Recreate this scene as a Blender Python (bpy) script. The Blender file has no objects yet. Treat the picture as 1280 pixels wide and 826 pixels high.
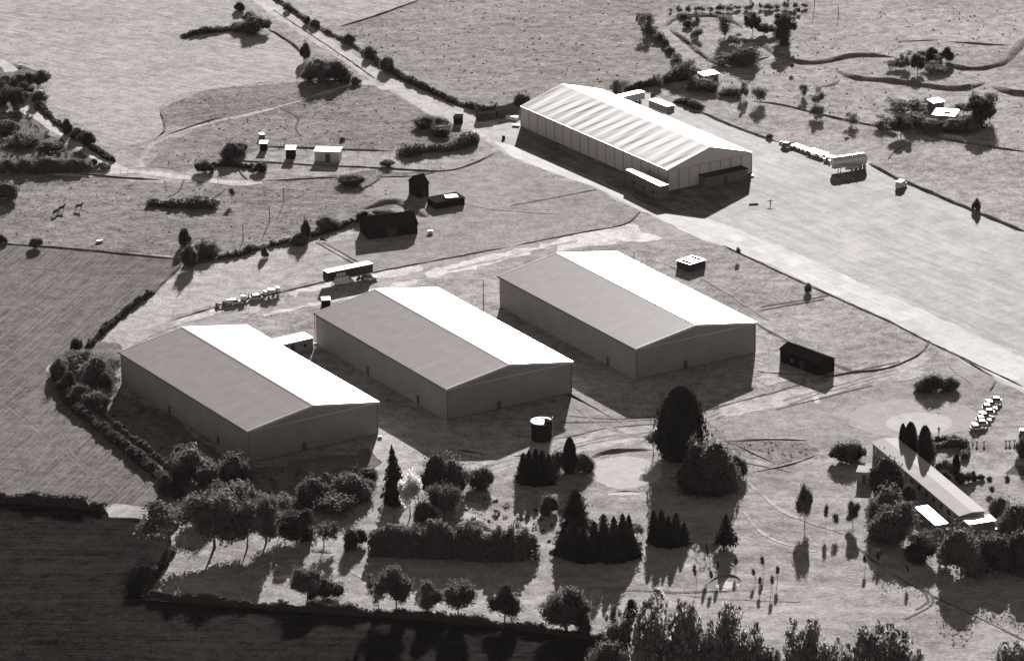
import bpy, bmesh, math, random
import numpy as np
from mathutils import Vector, Matrix
random.seed(7)
RNG = np.random.default_rng(11)
SC = bpy.context.scene
COL = SC.collection
rad = math.radians

# ------------------------------------------------------------------ survey of the place
# the camera of an aircraft 398 m up; G() turns a point of the survey photo into a ground point in metres
F, PITCH, ROLL, CAMH = 6104.2, 0.3407, -0.0151, 398.5
_cp, _sp, _cr, _sr = math.cos(PITCH), math.sin(PITCH), math.cos(ROLL), math.sin(ROLL)
RIGHT = Vector((_cr, _sp*_sr, _cp*_sr))
UP = Vector((-_sr, _sp*_cr, _cp*_cr))
FWD = Vector((0, _cp, -_sp))
SUN_AZ, SUN_EL = 1.4756, 0.3036
SUNV = Vector((math.cos(SUN_AZ)*math.cos(SUN_EL), math.sin(SUN_AZ)*math.cos(SUN_EL), math.sin(SUN_EL)))

def G(x, y, z=0.0):
    d = FWD + RIGHT*((x-640)/F) + UP*((413-y)/F)
    t = (z-CAMH)/d.z
    return Vector((d.x*t, d.y*t, z))
def ppm(p):                      # survey pixels per metre across / upright, at a point
    v = Vector((p[0], p[1], p[2]-CAMH)); z = v.dot(FWD)
    return F/z, F/z*UP.z

# ------------------------------------------------------------------ tagging
def tag(o, label, cat, group=None):
    o['label'] = label; o['category'] = cat
    if group: o['group'] = group
    return o
def structure(o):
    o['kind'] = 'structure'; return o
def empty(name, loc, rz, label, cat, group=None):
    o = bpy.data.objects.new(name, None); COL.objects.link(o)
    o.empty_display_size = 0.5
    o.location = loc; o.rotation_euler = (0, 0, rz)
    return tag(o, label, cat, group)
def link(name, me, parent=None, loc=None, rz=0):
    o = bpy.data.objects.new(name, me); COL.objects.link(o)
    if parent is not None: o.parent = parent
    if loc is not None: o.location = loc
    o.rotation_euler = (0, 0, rz)
    return o

# ------------------------------------------------------------------ materials (a sepia print: everything is a warm grey)
def tint(v):
    k = min(1.0, max(0.0, (v-0.02)/0.3))
    return (v, v*(0.895+0.06*k), v*(0.855+0.08*k), 1)
MATS = {}
def new_mat(name):
    m = bpy.data.materials.new(name); m.use_nodes = True
    nt = m.node_tree; nt.nodes.clear()
    out = nt.nodes.new('ShaderNodeOutputMaterial')
    return m, nt, out
def N(nt, t, **kw):
    n = nt.nodes.new(t)
    for k, v in kw.items():
        if k.startswith('i_'): n.inputs[k[2:].replace('_', ' ')].default_value = v
        else: setattr(n, k, v)
    return n
def noise(nt, vec, scale, detail=4, rough=.6):
    n = N(nt, 'ShaderNodeTexNoise', i_Scale=scale, i_Detail=detail, i_Roughness=rough)
    nt.links.new(vec, n.inputs['Vector']); return n.outputs['Fac']
def math_(nt, op, a, b=None, clamp=False):
    n = N(nt, 'ShaderNodeMath', operation=op, use_clamp=clamp)
    for i, v in enumerate((a, b)):
        if v is None: continue
        if isinstance(v, (int, float)): n.inputs[i].default_value = v
        else: nt.links.new(v, n.inputs[i])
    return n.outputs[0]
def ramp_color(nt, fac, v0, v1):
    n = N(nt, 'ShaderNodeMix', data_type='RGBA')
    nt.links.new(fac, n.inputs['Factor'])
    n.inputs['A'].default_value = tint(v0); n.inputs['B'].default_value = tint(v1)
    return n.outputs['Result']
def ground_mat(name, v, c=.35, scales=(.03, .22, 1.6), wts=(.35, .35, .3), rough=.95, spec=0, bump=.6, bscale=1.2,
               rows=None, brick=None, undulate=.5, speck=0, fine=1.05, streak=None):
    m, nt, out = new_mat(name)
    tc = N(nt, 'ShaderNodeTexCoord').outputs['Object']
    acc = None
    for s, w in zip(scales, wts):
        f = math_(nt, 'MULTIPLY', math_(nt, 'SUBTRACT', noise(nt, tc, s), .5), w*2.6)
        acc = f if acc is None else math_(nt, 'ADD', acc, f)
    if rows:
        ang, per, amt = rows
        mp = N(nt, 'ShaderNodeMapping'); nt.links.new(tc, mp.inputs['Vector']); mp.inputs['Rotation'].default_value = (0, 0, ang)
        wv = N(nt, 'ShaderNodeTexWave', bands_direction='X', i_Scale=6.2832/per/20*1.0, i_Distortion=1.2, i_Detail=2.0)
        wv.inputs['Detail Scale'].default_value = .6
        nt.links.new(mp.outputs[0], wv.inputs['Vector'])
        acc = math_(nt, 'ADD', acc, math_(nt, 'MULTIPLY', math_(nt, 'SUBTRACT', wv.outputs['Fac'], .5), amt))
    if brick:
        ang, bw, bh, amt = brick
        mp = N(nt, 'ShaderNodeMapping'); nt.links.new(tc, mp.inputs['Vector']); mp.inputs['Rotation'].default_value = (0, 0, -ang)
        bt = N(nt, 'ShaderNodeTexBrick', offset=0.0)
        bt.inputs['Color1'].default_value = (.1, .1, .1, 1); bt.inputs['Color2'].default_value = (.9, .9, .9, 1)
        bt.inputs['Mortar'].default_value = (.0, .0, .0, 1); bt.inputs['Scale'].default_value = 1
        bt.inputs['Mortar Size'].default_value = .09; bt.inputs['Mortar Smooth'].default_value = .4
        bt.inputs['Brick Width'].default_value = bw; bt.inputs['Row Height'].default_value = bh
        nt.links.new(mp.outputs[0], bt.inputs['Vector'])
        acc = math_(nt, 'ADD', acc, math_(nt, 'MULTIPLY', math_(nt, 'SUBTRACT', bt.outputs['Color'], .5), amt))
    if fine:
        f = math_(nt, 'ADD', math_(nt, 'SUBTRACT', noise(nt, tc, 1.25, 6, .78), .5), math_(nt, 'MULTIPLY', math_(nt, 'SUBTRACT', noise(nt, tc, .33, 5, .7), .5), .8))
        acc = math_(nt, 'ADD', acc, math_(nt, 'MULTIPLY', f, fine*2.4))
    if streak:
        ang, lx, ly, amt = streak
        mp = N(nt, 'ShaderNodeMapping', vector_type='TEXTURE'); nt.links.new(tc, mp.inputs['Vector']); mp.inputs['Rotation'].default_value = (0, 0, ang); mp.inputs['Scale'].default_value = (lx, ly, 1)
        acc = math_(nt, 'ADD', acc, math_(nt, 'MULTIPLY', math_(nt, 'SUBTRACT', noise(nt, mp.outputs[0], 1, 4, .6), .5), amt*2.4))
    if speck:
        f = math_(nt, 'MULTIPLY', math_(nt, 'SUBTRACT', noise(nt, tc, .45, 5, .75), .62, True), 6*speck)
        acc = math_(nt, 'ADD', acc, f)
    fac = math_(nt, 'ADD', acc, .5, True)
    col = ramp_color(nt, fac, max(.004, v*(1-c)), v*(1+c))
    b = N(nt, 'ShaderNodeBsdfPrincipled')
    nt.links.new(col, b.inputs['Base Color'])
    b.inputs['Roughness'].default_value = rough; b.inputs['Specular IOR Level'].default_value = spec
    if bump:
        h = math_(nt, 'ADD', math_(nt, 'MULTIPLY', noise(nt, tc, bscale, 5, .65), .55), math_(nt, 'MULTIPLY', noise(nt, tc, .06, 2), undulate*4))
        bp = N(nt, 'ShaderNodeBump', i_Strength=bump, i_Distance=.5)
        nt.links.new(h, bp.inputs['Height']); nt.links.new(bp.outputs[0], b.inputs['Normal'])
    nt.links.new(b.outputs[0], out.inputs[0])
    return m
def mat(name, v, rough=.6, spec=.4, metal=0, c=.15, scale=.8, bump=0, bands=None):
    if name in MATS: return MATS[name]
    m, nt, out = new_mat(name)
    tc = N(nt, 'ShaderNodeTexCoord').outputs['Object']
    f = math_(nt, 'ADD', math_(nt, 'MULTIPLY', noise(nt, tc, scale, 5, .65), .7), math_(nt, 'MULTIPLY', noise(nt, tc, scale*6, 3), .3))
    if bands:
        axis, per, amt = bands
        wv = N(nt, 'ShaderNodeTexWave', bands_direction=axis, wave_profile='SAW', i_Scale=6.2832/per/20, i_Distortion=0)
        nt.links.new(tc, wv.inputs['Vector'])
        f = math_(nt, 'ADD', f, math_(nt, 'MULTIPLY', math_(nt, 'GREATER_THAN', wv.outputs['Fac'], .93), -amt))
    f = math_(nt, 'ADD', math_(nt, 'MULTIPLY', math_(nt, 'SUBTRACT', f, .5), 2.0), .5, True)
    col = ramp_color(nt, f, v*(1-c), min(.92, v*(1+c)))
    b = N(nt, 'ShaderNodeBsdfPrincipled'); nt.links.new(col, b.inputs['Base Color'])
    b.inputs['Roughness'].default_value = rough; b.inputs['Specular IOR Level'].default_value = spec; b.inputs['Metallic'].default_value = metal
    if bump:
        bp = N(nt, 'ShaderNodeBump', i_Strength=bump, i_Distance=.1); nt.links.new(noise(nt, tc, scale*4), bp.inputs['Height'])
        nt.links.new(bp.outputs[0], b.inputs['Normal'])
    nt.links.new(b.outputs[0], out.inputs[0])
    MATS[name] = m; return m
def leaf_mat(name, v, c=.5, trans=.4):
    m, nt, out = new_mat(name)
    ge = N(nt, 'ShaderNodeNewGeometry'); oi = N(nt, 'ShaderNodeObjectInfo')
    f = math_(nt, 'ADD', math_(nt, 'MULTIPLY', ge.outputs['Random Per Island'], .75), math_(nt, 'MULTIPLY', oi.outputs['Random'], .25), True)
    col = ramp_color(nt, f, v*(1-c), v*(1+c))
    d = N(nt, 'ShaderNodeBsdfPrincipled'); d.inputs['Roughness'].default_value = .8; d.inputs['Specular IOR Level'].default_value = .04
    t = N(nt, 'ShaderNodeBsdfTranslucent'); mx = N(nt, 'ShaderNodeMixShader'); mx.inputs[0].default_value = trans
    nt.links.new(col, d.inputs['Base Color']); nt.links.new(col, t.inputs['Color'])
    nt.links.new(d.outputs[0], mx.inputs[1]); nt.links.new(t.outputs[0], mx.inputs[2]); nt.links.new(mx.outputs[0], out.inputs[0])
    MATS[name] = m; return m

# ------------------------------------------------------------------ mesh helpers
def np_mesh(name, verts, quads=None, tris=None, m=None, smooth=False):
    me = bpy.data.meshes.new(name)
    verts = np.asarray(verts, np.float32)
    me.vertices.add(len(verts)); me.vertices.foreach_set('co', verts.ravel())
    q = np.asarray(quads if quads is not None else [], np.int32).reshape(-1, 4)
    t = np.asarray(tris if tris is not None else [], np.int32).reshape(-1, 3)
    idx = np.concatenate([q.ravel(), t.ravel()])
    me.loops.add(len(idx)); me.loops.foreach_set('vertex_index', idx)
    me.polygons.add(len(q)+len(t))
    st = np.concatenate([np.arange(len(q))*4, len(q)*4+np.arange(len(t))*3]).astype(np.int32)
    me.polygons.foreach_set('loop_start', st)
    if smooth: me.polygons.foreach_set('use_smooth', np.ones(len(q)+len(t), bool))
    me.update(calc_edges=True); me.validate()
    if m: me.materials.append(m)
    return me
def fit_unit(me):                # crown grown to one metre wide and one metre tall, so that scales are sizes
    n = len(me.vertices); c = np.zeros(n*3, np.float32); me.vertices.foreach_get('co', c); c = c.reshape(-1, 3)
    for k in (0, 1):
        lo, hi = np.percentile(c[:, k], 1.2), np.percentile(c[:, k], 98.8); c[:, k] = (c[:, k]-(lo+hi)/2)/(hi-lo)
    c[:, 2] /= np.percentile(c[:, 2], 99.6)
    me.vertices.foreach_set('co', c.ravel()); me.update()
class MB:                        # collects shapes and links them as one mesh object
    def __init__(s): s.bm = bmesh.new()
    def box(s, x0, x1, y0, y1, z0, z1, bev=0, taper=0):
        r = bmesh.ops.create_cube(s.bm, size=1)['verts']
        for v in r:
            tz = 1-taper if v.co.z > 0 else 1
            v.co = Vector(((x0+x1)/2+v.co.x*(x1-x0)*tz, (y0+y1)/2+v.co.y*(y1-y0)*tz, (z0+z1)/2+v.co.z*(z1-z0)))
        if bev:
            es = list({e for v in r for e in v.link_edges})
            bmesh.ops.bevel(s.bm, geom=es, offset=bev, segments=2, affect='EDGES')
        return s
    def poly(s, pts):
        return s.bm.faces.new([s.bm.verts.new(p) for p in pts])
    def prism(s, prof, y0, y1):  # profile in x,z extruded along y
        a = [s.bm.verts.new((x, y0, z)) for x, z in prof]; b = [s.bm.verts.new((x, y1, z)) for x, z in prof]
        n = len(prof)
        s.bm.faces.new(a); s.bm.faces.new(b[::-1])
        for i in range(n): s.bm.faces.new((a[i], b[i], b[(i+1) % n], a[(i+1) % n]))
        return s
    def prismx(s, prof, x0, x1): # profile in y,z extruded along x
        a = [s.bm.verts.new((x0, y, z)) for y, z in prof]; b = [s.bm.verts.new((x1, y, z)) for y, z in prof]
        n = len(prof)
        s.bm.faces.new(a); s.bm.faces.new(b[::-1])
        for i in range(n): s.bm.faces.new((a[i], b[i], b[(i+1) % n], a[(i+1) % n]))
        return s
    def tube(s, p, q, r0, r1=None, n=8):
        p, q = Vector(p), Vector(q); r1 = r0 if r1 is None else r1
        d = (q-p).normalized(); u = d.orthogonal().normalized(); w = d.cross(u)
        a = [s.bm.verts.new(p+(u*math.cos(i*6.2832/n)+w*math.sin(i*6.2832/n))*r0) for i in range(n)]
        b = [s.bm.verts.new(q+(u*math.cos(i*6.2832/n)+w*math.sin(i*6.2832/n))*r1) for i in range(n)]
        for i in range(n): s.bm.faces.new((a[i], a[(i+1) % n], b[(i+1) % n], b[i]))
        s.bm.faces.new(a[::-1]); s.bm.faces.new(b); return s
    def build(s, name, m, parent=None, loc=None, rz=0, smooth=False):
        bmesh.ops.recalc_face_normals(s.bm, faces=s.bm.faces)
        me = bpy.data.meshes.new(name); s.bm.to_mesh(me); s.bm.free()
        if m: me.materials.append(m)
        if smooth: me.polygons.foreach_set('use_smooth', [True]*len(me.polygons))
        return link(name, me, parent, loc, rz)

def spline(pts, step=2.0, closed=False):
    """Catmull-Rom through ground points, resampled."""
    P = [np.array(p[:2], float) for p in pts]; n = len(P); out = []
    rng = range(n if closed else n-1)
    for i in rng:
        if closed: a, b, c, d = P[(i-1) % n], P[i], P[(i+1) % n], P[(i+2) % n]
        else: a, b, c, d = P[max(i-1, 0)], P[i], P[i+1], P[min(i+2, n-1)]
        k = max(2, int(np.linalg.norm(c-b)/step))
        for j in range(k):
            t = j/k
            out.append(.5*((2*b)+(c-a)*t+(2*a-5*b+4*c-d)*t*t+(3*b-a-3*c+d)*t**3))
    if not closed: out.append(P[-1])
    return np.array(out)
def wob(n, amp, seed, corr=4):
    r = np.random.default_rng(seed).normal(size=n+corr*2)
    k = np.hanning(corr*2+1); k /= np.sqrt((k**2).sum())
    return np.convolve(r, k, 'same')[corr:corr+n]*amp
LEVEL = [0]
def lift(z):
    LEVEL[0] += 1; return z+.0005*LEVEL[0]
def sheet(name, px, m, z, smooth=False, jit=.5, step=2.0):
    """flat sheet of ground cover with a slightly ragged edge"""
    z = lift(z)
    g = [G(*p) for p in px]
    if smooth: pts = spline(g, step, True)
    else:
        pts = []
        for i in range(len(g)):
            a, b = np.array(g[i][:2]), np.array(g[(i+1) % len(g)][:2]); k = max(1, int(np.linalg.norm(b-a)/step))
            pts += [a+(b-a)*j/k for j in range(k)]
        pts = np.array(pts)
    if jit:
        sd = abs(hash(name)) % 1000 if False else sum(map(ord, name))
        pts = pts+np.stack([wob(len(pts), jit, sd, 2), wob(len(pts), jit, sd+1, 2)], 1)
    me = bpy.data.meshes.new(name)
    me.from_pydata([(p[0], p[1], z) for p in pts], [], [list(range(len(pts)))])
    me.update()
    if me.polygons[0].normal.z < 0: me.flip_normals()
    me.materials.append(m)
    return structure(link(name, me))
def ribbon(name, px, w, m, z, jit=.15, pts=None):
    z = lift(z); g = spline([G(*p) for p in px], 2.0) if pts is None else pts
    t = np.gradient(g, axis=0); t /= np.linalg.norm(t, axis=1)[:, None]+1e-9
    nrm = np.stack([-t[:, 1], t[:, 0]], 1); n = len(g); sd = int(abs(g[0, 0]*7+g[-1, 1]*3)) % 9999
    w = np.linspace(w[0], w[1], n) if isinstance(w, tuple) else np.full(n, w)
    a = g+nrm*(w/2+wob(n, jit, sd, 2))[:, None]; b = g-nrm*(w/2+wob(n, jit, sd+5, 2))[:, None]
    v = np.concatenate([np.c_[a, np.full(n, z)], np.c_[b, np.full(n, z)]])
    q = [(i+n, i+1+n, i+1, i) for i in range(n-1)]
    return structure(link(name, np_mesh(name, v, q, None, m)))
def bank(name, px, h, w, m, z=0.0, jit=.25, struct=True, label=None, cat=None, group=None):
    """low earth or grass bank: a rounded ridge that follows a line"""
    g = spline([G(*p) for p in px], 1.5)
    t = np.gradient(g, axis=0); t /= np.linalg.norm(t, axis=1)[:, None]+1e-9
    nrm = np.stack([-t[:, 1], t[:, 0]], 1); n = len(g); sd = int(abs(g[0, 0]*7+g[-1, 1]*3)) % 9999
    end = np.minimum(1, np.minimum(np.arange(n), np.arange(n)[::-1])/4.0)
    prof = [(-.5, -.03), (-.3, .42), (-.08, .9), (.1, .95), (.3, .48), (.5, -.03)]
    rows = []
    for u, f in prof:
        off = u*w*(1+wob(n, .12, sd+int(u*10)+20, 2)) * (0.4+0.6*end)+wob(n, jit*.5, sd+int(u*100)+50, 2)
        hh = h*f*end*(1+wob(n, .16, sd+int(u*37)+70, 2)) if f > 0 else np.full(n, f)
        rows.append(np.c_[g+nrm*off[:, None], hh+z])
    v = np.concatenate(rows); k = len(prof)
    q = [(j*n+i, j*n+i+1, (j+1)*n+i+1, (j+1)*n+i) for j in range(k-1) for i in range(n-1)]
    me = np_mesh(name, v, q, None, m, True)
    if me.polygons[len(me.polygons)//2].normal.z < 0: me.flip_normals()
    o = link(name, me)
    if struct: structure(o)
    else: tag(o, label, cat, group)
    return o

# ------------------------------------------------------------------ foliage
ICO = None
def ico(sub=2):
    bm = bmesh.new(); bmesh.ops.create_icosphere(bm, subdivisions=sub, radius=1)
    v = np.array([x.co[:] for x in bm.verts]); t = np.array([[y.index for y in f.verts] for f in bm.faces]); bm.free()
    return v, t
ICOV, ICOT = ico(2)
def leaf_quads(c, size, rng, nrm=None, aspect=1.0, along=None):
    n = len(c); d = rng.normal(size=(n, 3))
    if nrm is not None: d = nrm+d*.75
    d /= np.linalg.norm(d, axis=1)[:, None]+1e-9
    a = rng.normal(size=(n, 3)) if along is None else along+rng.normal(size=(n, 3))*.35
    a -= d*(a*d).sum(1)[:, None]; a /= np.linalg.norm(a, axis=1)[:, None]+1e-9
    b = np.cross(d, a); s = np.asarray(size).reshape(-1, 1)*np.ones((n, 1))
    A, B = a*s*aspect*.5, b*s*.5
    v = np.stack([c-A*.9-B*.5, c-A*.1+B, c+A, c+A*.05-B], 1).reshape(-1, 3)
    return v, np.arange(n*4).reshape(-1, 4)
def lobes_mesh(name, lobes, per, size, m, rng, core=.8, flat=1.0, aspect=1.2, shell=(.72, 1.08)):
    V, Q, T = [], [], []; nv = 0
    for (cx, cy, cz, r, rzz) in lobes:
        k = max(8, int(per))
        d = rng.normal(size=(k, 3)); d /= np.linalg.norm(d, axis=1)[:, None]
        rr = rng.uniform(*shell, size=(k, 1))
        bumpy = 1+.13*np.sin(d[:, :1]*5+cx*9)+.13*np.sin(d[:, 1:2]*6+cy*7)+.1*np.sin(d[:, 2:]*7+cz*5)
        c = np.array([cx, cy, cz])+d*rr*bumpy*np.array([r, r, rzz])
        c[:, 2] = np.maximum(c[:, 2], .01)
        v, q = leaf_quads(c, size*rng.uniform(.6, 1.35, k), rng, d, aspect)
        V.append(v); Q.append(q+nv); nv += len(v)
        if core:
            b2 = 1+.16*np.sin(ICOV[:, :1]*5+cx*9)+.16*np.sin(ICOV[:, 1:2]*6+cy*7)
            v = np.array([cx, cy, cz])+ICOV*b2*core*np.array([r, r, rzz]); v[:, 2] = np.maximum(v[:, 2], .004)
            V.append(v); T.append(ICOT+nv); nv += len(v)
    return np_mesh(name, np.concatenate(V), np.concatenate(Q), np.concatenate(T) if T else None, m)
def trunk_mesh(name, h, r, m, rng, limbs=4, hl=.5, rl=.28):
    b = MB(); top = Vector((rng.uniform(-.03, .03), rng.uniform(-.03, .03), h))
    mid = top*.5+Vector((rng.uniform(-.02, .02), rng.uniform(-.02, .02), 0))
    b.tube((0, 0, -.02), mid, r*1.25, r*.85, 7); b.tube(mid, top, r*.85, r*.6, 7)
    for i in range(limbs):
        a = i*6.2832/limbs+rng.uniform(-.5, .5)
        b.tube(mid.lerp(top, rng.uniform(.3, 1)), (math.cos(a)*rl, math.sin(a)*rl, h+(hl)*rng.uniform(.4, 1)), r*.45, r*.15, 5)
    bmesh.ops.recalc_face_normals(b.bm, faces=b.bm.faces)
    me = bpy.data.meshes.new(name); b.bm.to_mesh(me); b.bm.free(); me.materials.append(m); return me

BARK = mat('bark', .07, .9, .1, c=.4, scale=6)
LM = {k: leaf_mat('leaves_'+k, *a) for k, a in dict(
    broad=(.105, .55, .4), dark=(.055, .6, .32), conifer=(.026, .6, .16), thin=(.11, .5, .45), plume=(.2, .5, .55), pale=(.6, .25, .6), mid=(.10, .5, .38), scrub=(.085, .5, .3), grass=(.24, .35, .45)).items()}
PROTO = {}
def conifer_mesh(name, m, rng, n=2600, power=.85, tiers=13, base=.06, droop=-.35, size=.05, core=.72, tip=0.0):
    z = base+(1-base)*rng.uniform(0, 1, n)**1.25
    a = rng.uniform(0, 6.2832, n); f = (1-z)/(1-base)
    q0 = rng.uniform(0, 6); lobes = 1+.2*np.sin(a*5+z*31+q0)+.16*np.sin(a*3-z*17+q0*2)+.12*np.sin(a*2+z*7+q0)
    ph = (z*tiers) % 1.0
    prof = .5*(tip+(1-tip)*f**power)*(.62+.5*(1-ph))*lobes*np.where(rng.uniform(size=n) < .12, 1.22, 1)
    r = prof*rng.uniform(.55, 1.05, n)**.5
    c = np.stack([r*np.cos(a), r*np.sin(a), z-.04*r*2], 1)
    out = np.stack([np.cos(a), np.sin(a), np.full(n, droop)], 1)
    v, q = leaf_quads(c, size*rng.uniform(.6, 1.4, n)*(.45+.7*f), rng, None, 2.0, out)
    # solid heart of the crown
    K, R = 14, 16; vv = []
    for i in range(K):
        zz = base+(1-base)*i/(K-1)*.96; ff = (1-zz)/(1-base)
        for j in range(R):
            aa = j*6.2832/R; rr = .5*(tip*.4+(1-tip)*ff**power)*core*(1+.14*math.sin(aa*5+zz*31))
            vv.append((rr*math.cos(aa), rr*math.sin(aa), zz))
    qq = [(i*R+j, i*R+(j+1) % R, (i+1)*R+(j+1) % R, (i+1)*R+j) for i in range(K-1) for j in range(R)]
    nv = len(v)
    return np_mesh(name, np.concatenate([v, np.array(vv)]), np.concatenate([q, np.array(qq)+nv]), None, m)
def column_mesh(name, m, rng, n=6500, size=.028):
    """dense cypress: rounded column made of upright sprays"""
    z = .01+.97*rng.uniform(0, 1, n); a = rng.uniform(0, 6.2832, n)
    def R(z, a): return .5*np.clip(np.sin(np.clip(z*.72+.28, 0, 1)*math.pi)**.55, 0, 1)*(1+.10*np.sin(a*6+2)+.07*np.sin(a*9+z*9))*np.where(z < .25, .82+.7*z, 1)
    r = R(z, a)*rng.uniform(.8, 1.06, n)*np.where(rng.uniform(size=n) < .15, 1.12, 1)
    c = np.stack([r*np.cos(a), r*np.sin(a), z], 1)
    out = np.stack([.35*np.cos(a), .35*np.sin(a), np.ones(n)], 1)
    v, q = leaf_quads(c, size*rng.uniform(.6, 1.4, n), rng, np.stack([np.cos(a), np.sin(a), .2*np.ones(n)], 1), 2.4, out)
    K, S = 14, 18; vv = []
    for i in range(K):
        zz = .005+.95*i/(K-1)
        for j in range(S):
            aa = j*6.2832/S; rr = float(R(np.array(zz), np.array(aa)))*.86; vv.append((rr*math.cos(aa), rr*math.sin(aa), zz))
    qq = [(i*S+j, i*S+(j+1) % S, (i+1)*S+(j+1) % S, (i+1)*S+j) for i in range(K-1) for j in range(S)]
    return np_mesh(name, np.concatenate([v, np.array(vv)]), np.concatenate([q, np.array(qq)+len(v)]), None, m)
def make_proto(kind, i):
    rng = np.random.default_rng(100+i*17+sum(map(ord, kind)))
    U = rng.uniform
    if kind in ('broad', 'dark', 'sparse', 'pale', 'round'):
        L = []; nl = {'sparse': 9, 'round': 16}.get(kind, 13)
        zc, zr = {'round': (.56, .27), 'dark': (.5, .34)}.get(kind, (.6, .28))
        for k in range(nl):
            d = rng.normal(size=3); d /= np.linalg.norm(d); f = U(.5, 1.12)
            r = U(.10, .22) if kind != 'sparse' else U(.08, .16)
            sx = 1+.35*math.sin(i*2.1+k); L.append((d[0]*f*.33*sx+.05*math.sin(i*3.3), d[1]*f*.33, zc+d[2]*f*zr*(1+.25*math.sin(i*1.7)), r, r*U(.7, 1.15)))
        L.append((0, 0, zc, .24, .28))
        mm = {'broad': LM['broad'], 'dark': LM['dark'], 'sparse': LM['mid'], 'pale': LM['pale'], 'round': LM['mid']}[kind]
        cr = lobes_mesh('crown', L, {'sparse': 200, 'pale': 420}.get(kind, 640), .036, mm, rng, .72 if kind not in ('sparse', 'pale') else .4, shell=(.6, 1.24))
        return cr, trunk_mesh('trunk', .36 if kind != 'dark' else .2, .028, BARK, rng)
    if kind in ('bush', 'darkbush', 'palebush', 'full'):
        L = []
        for k in range(10):
            a, f = U(0, 6.28), U(.2, 1)**.5; r = U(.15, .27)
            if k > 6: f *= 1.45; r *= .6
            L.append((math.cos(a)*f*.3, math.sin(a)*f*.3, .12+U(.1, .5)*(1.15-f*.6), r, r*U(.9, 1.35)))
        L.append((0, 0, .42, .3, .42))
        mm = {'bush': LM['broad'], 'darkbush': LM['dark'], 'palebush': LM['mid'], 'full': (LM['dark'], LM['broad'])[i % 2]}[kind]
        return lobes_mesh('crown', L, 560, .038, mm, rng, .74, shell=(.6, 1.14)), trunk_mesh('trunk', .2, .03, BARK, rng, 5, .3, .2)
    if kind == 'thin':        # open, half bare shrubby tree
        L = [(U(-.27, .27), U(-.27, .27), U(.25, .8), U(.14, .24), U(.14, .22)) for k in range(9)]+[(0, 0, .4, .3, .36)]
        return lobes_mesh('crown', L, 170, .05, LM['thin'], rng, 0, shell=(.3, 1.05)), trunk_mesh('trunk', .4, .022, BARK, rng, 7, .4, .25)
    if kind == 'conifer':
        return conifer_mesh('crown', LM['conifer'], rng, 5200, (.5, .85, .62, .72, .56)[i % 5], int(U(7, 11)), base=.0, tip=(.12, .02, .08, .04, .1)[i % 5], size=.04, core=.68), trunk_mesh('trunk', .5, .02, BARK, rng, 0)
    if kind == 'spruce':      # open spruce with a bare foot
        return conifer_mesh('crown', LM['conifer'], rng, 1700, .9, 9, .16, -.5, .055, .5), trunk_mesh('trunk', .8, .018, BARK, rng, 0)
    if kind == 'cypress':
        return column_mesh('crown', LM['conifer'], rng), trunk_mesh('trunk', .3, .03, BARK, rng, 0)
    if kind == 'feather':     # poplars and birches: several upright plumes
        V, Q = [], []; nv = 0
        for k in range(15):
            a = U(0, 6.28); f = U(.05, 1)**.6; bx, by = math.cos(a)*f*.36, math.sin(a)*f*.36
            top = U(.55, 1.0)*(1-.22*f); bot = U(.02, .2); n = 420
            z = rng.uniform(0, 1, n); w = .2*np.sin(np.clip(z*.86+.08, 0, 1)*math.pi)**.6*(1.05-.35*z)
            aa = rng.uniform(0, 6.28, n); r = w*rng.uniform(0.25, 1, n)
            r = r*(1+.35*np.sin(z*23+k)); c = np.stack([bx*(.6+.4*z)+r*np.cos(aa), by*(.6+.4*z)+r*np.sin(aa), bot+(top-bot)*z], 1)
            v, q = leaf_quads(c, .032*rng.uniform(.6, 1.4, n), rng, None, 1.9, np.stack([.3*np.cos(aa), .3*np.sin(aa), np.ones(n)], 1))
            V.append(v); Q.append(q+nv); nv += len(v)
        b = trunk_mesh('trunk', .45, .02, BARK, rng, 8, .4, .28)
        return np_mesh('crown', np.concatenate(V), np.concatenate(Q), None, LM['plume']), b
    if kind == 'sapling':
        L = [(0, 0, .72, .2, .2), (U(-.08, .08), U(-.08, .08), .85, .14, .15), (U(-.1, .1), U(-.1, .1), .6, .15, .15)]
        L = [(x*1.6, y*1.6, z, r*2.0, q) for x, y, z, r, q in L]
        return lobes_mesh('crown', L, 110, .075, LM['dark'], rng, .55), trunk_mesh('trunk', .6, .02, BARK, rng, 0)
NV = dict(full=6, thin=5, broad=5, dark=5, bush=5, darkbush=4, palebush=3, conifer=5, cypress=3, feather=4, spruce=2, sapling=3, sparse=3, pale=2, round=2)
CNT = {}
KINDNAME = dict(full='broadleaf_tree', thin='bush', broad='broadleaf_tree', dark='broadleaf_tree', sparse='young_tree', pale='broadleaf_tree', round='willow_tree', bush='bush', darkbush='bush',
                palebush='bush', conifer='conifer_tree', spruce='conifer_tree', cypress='cypress_tree', feather='poplar_tree', sapling='sapling')
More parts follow.
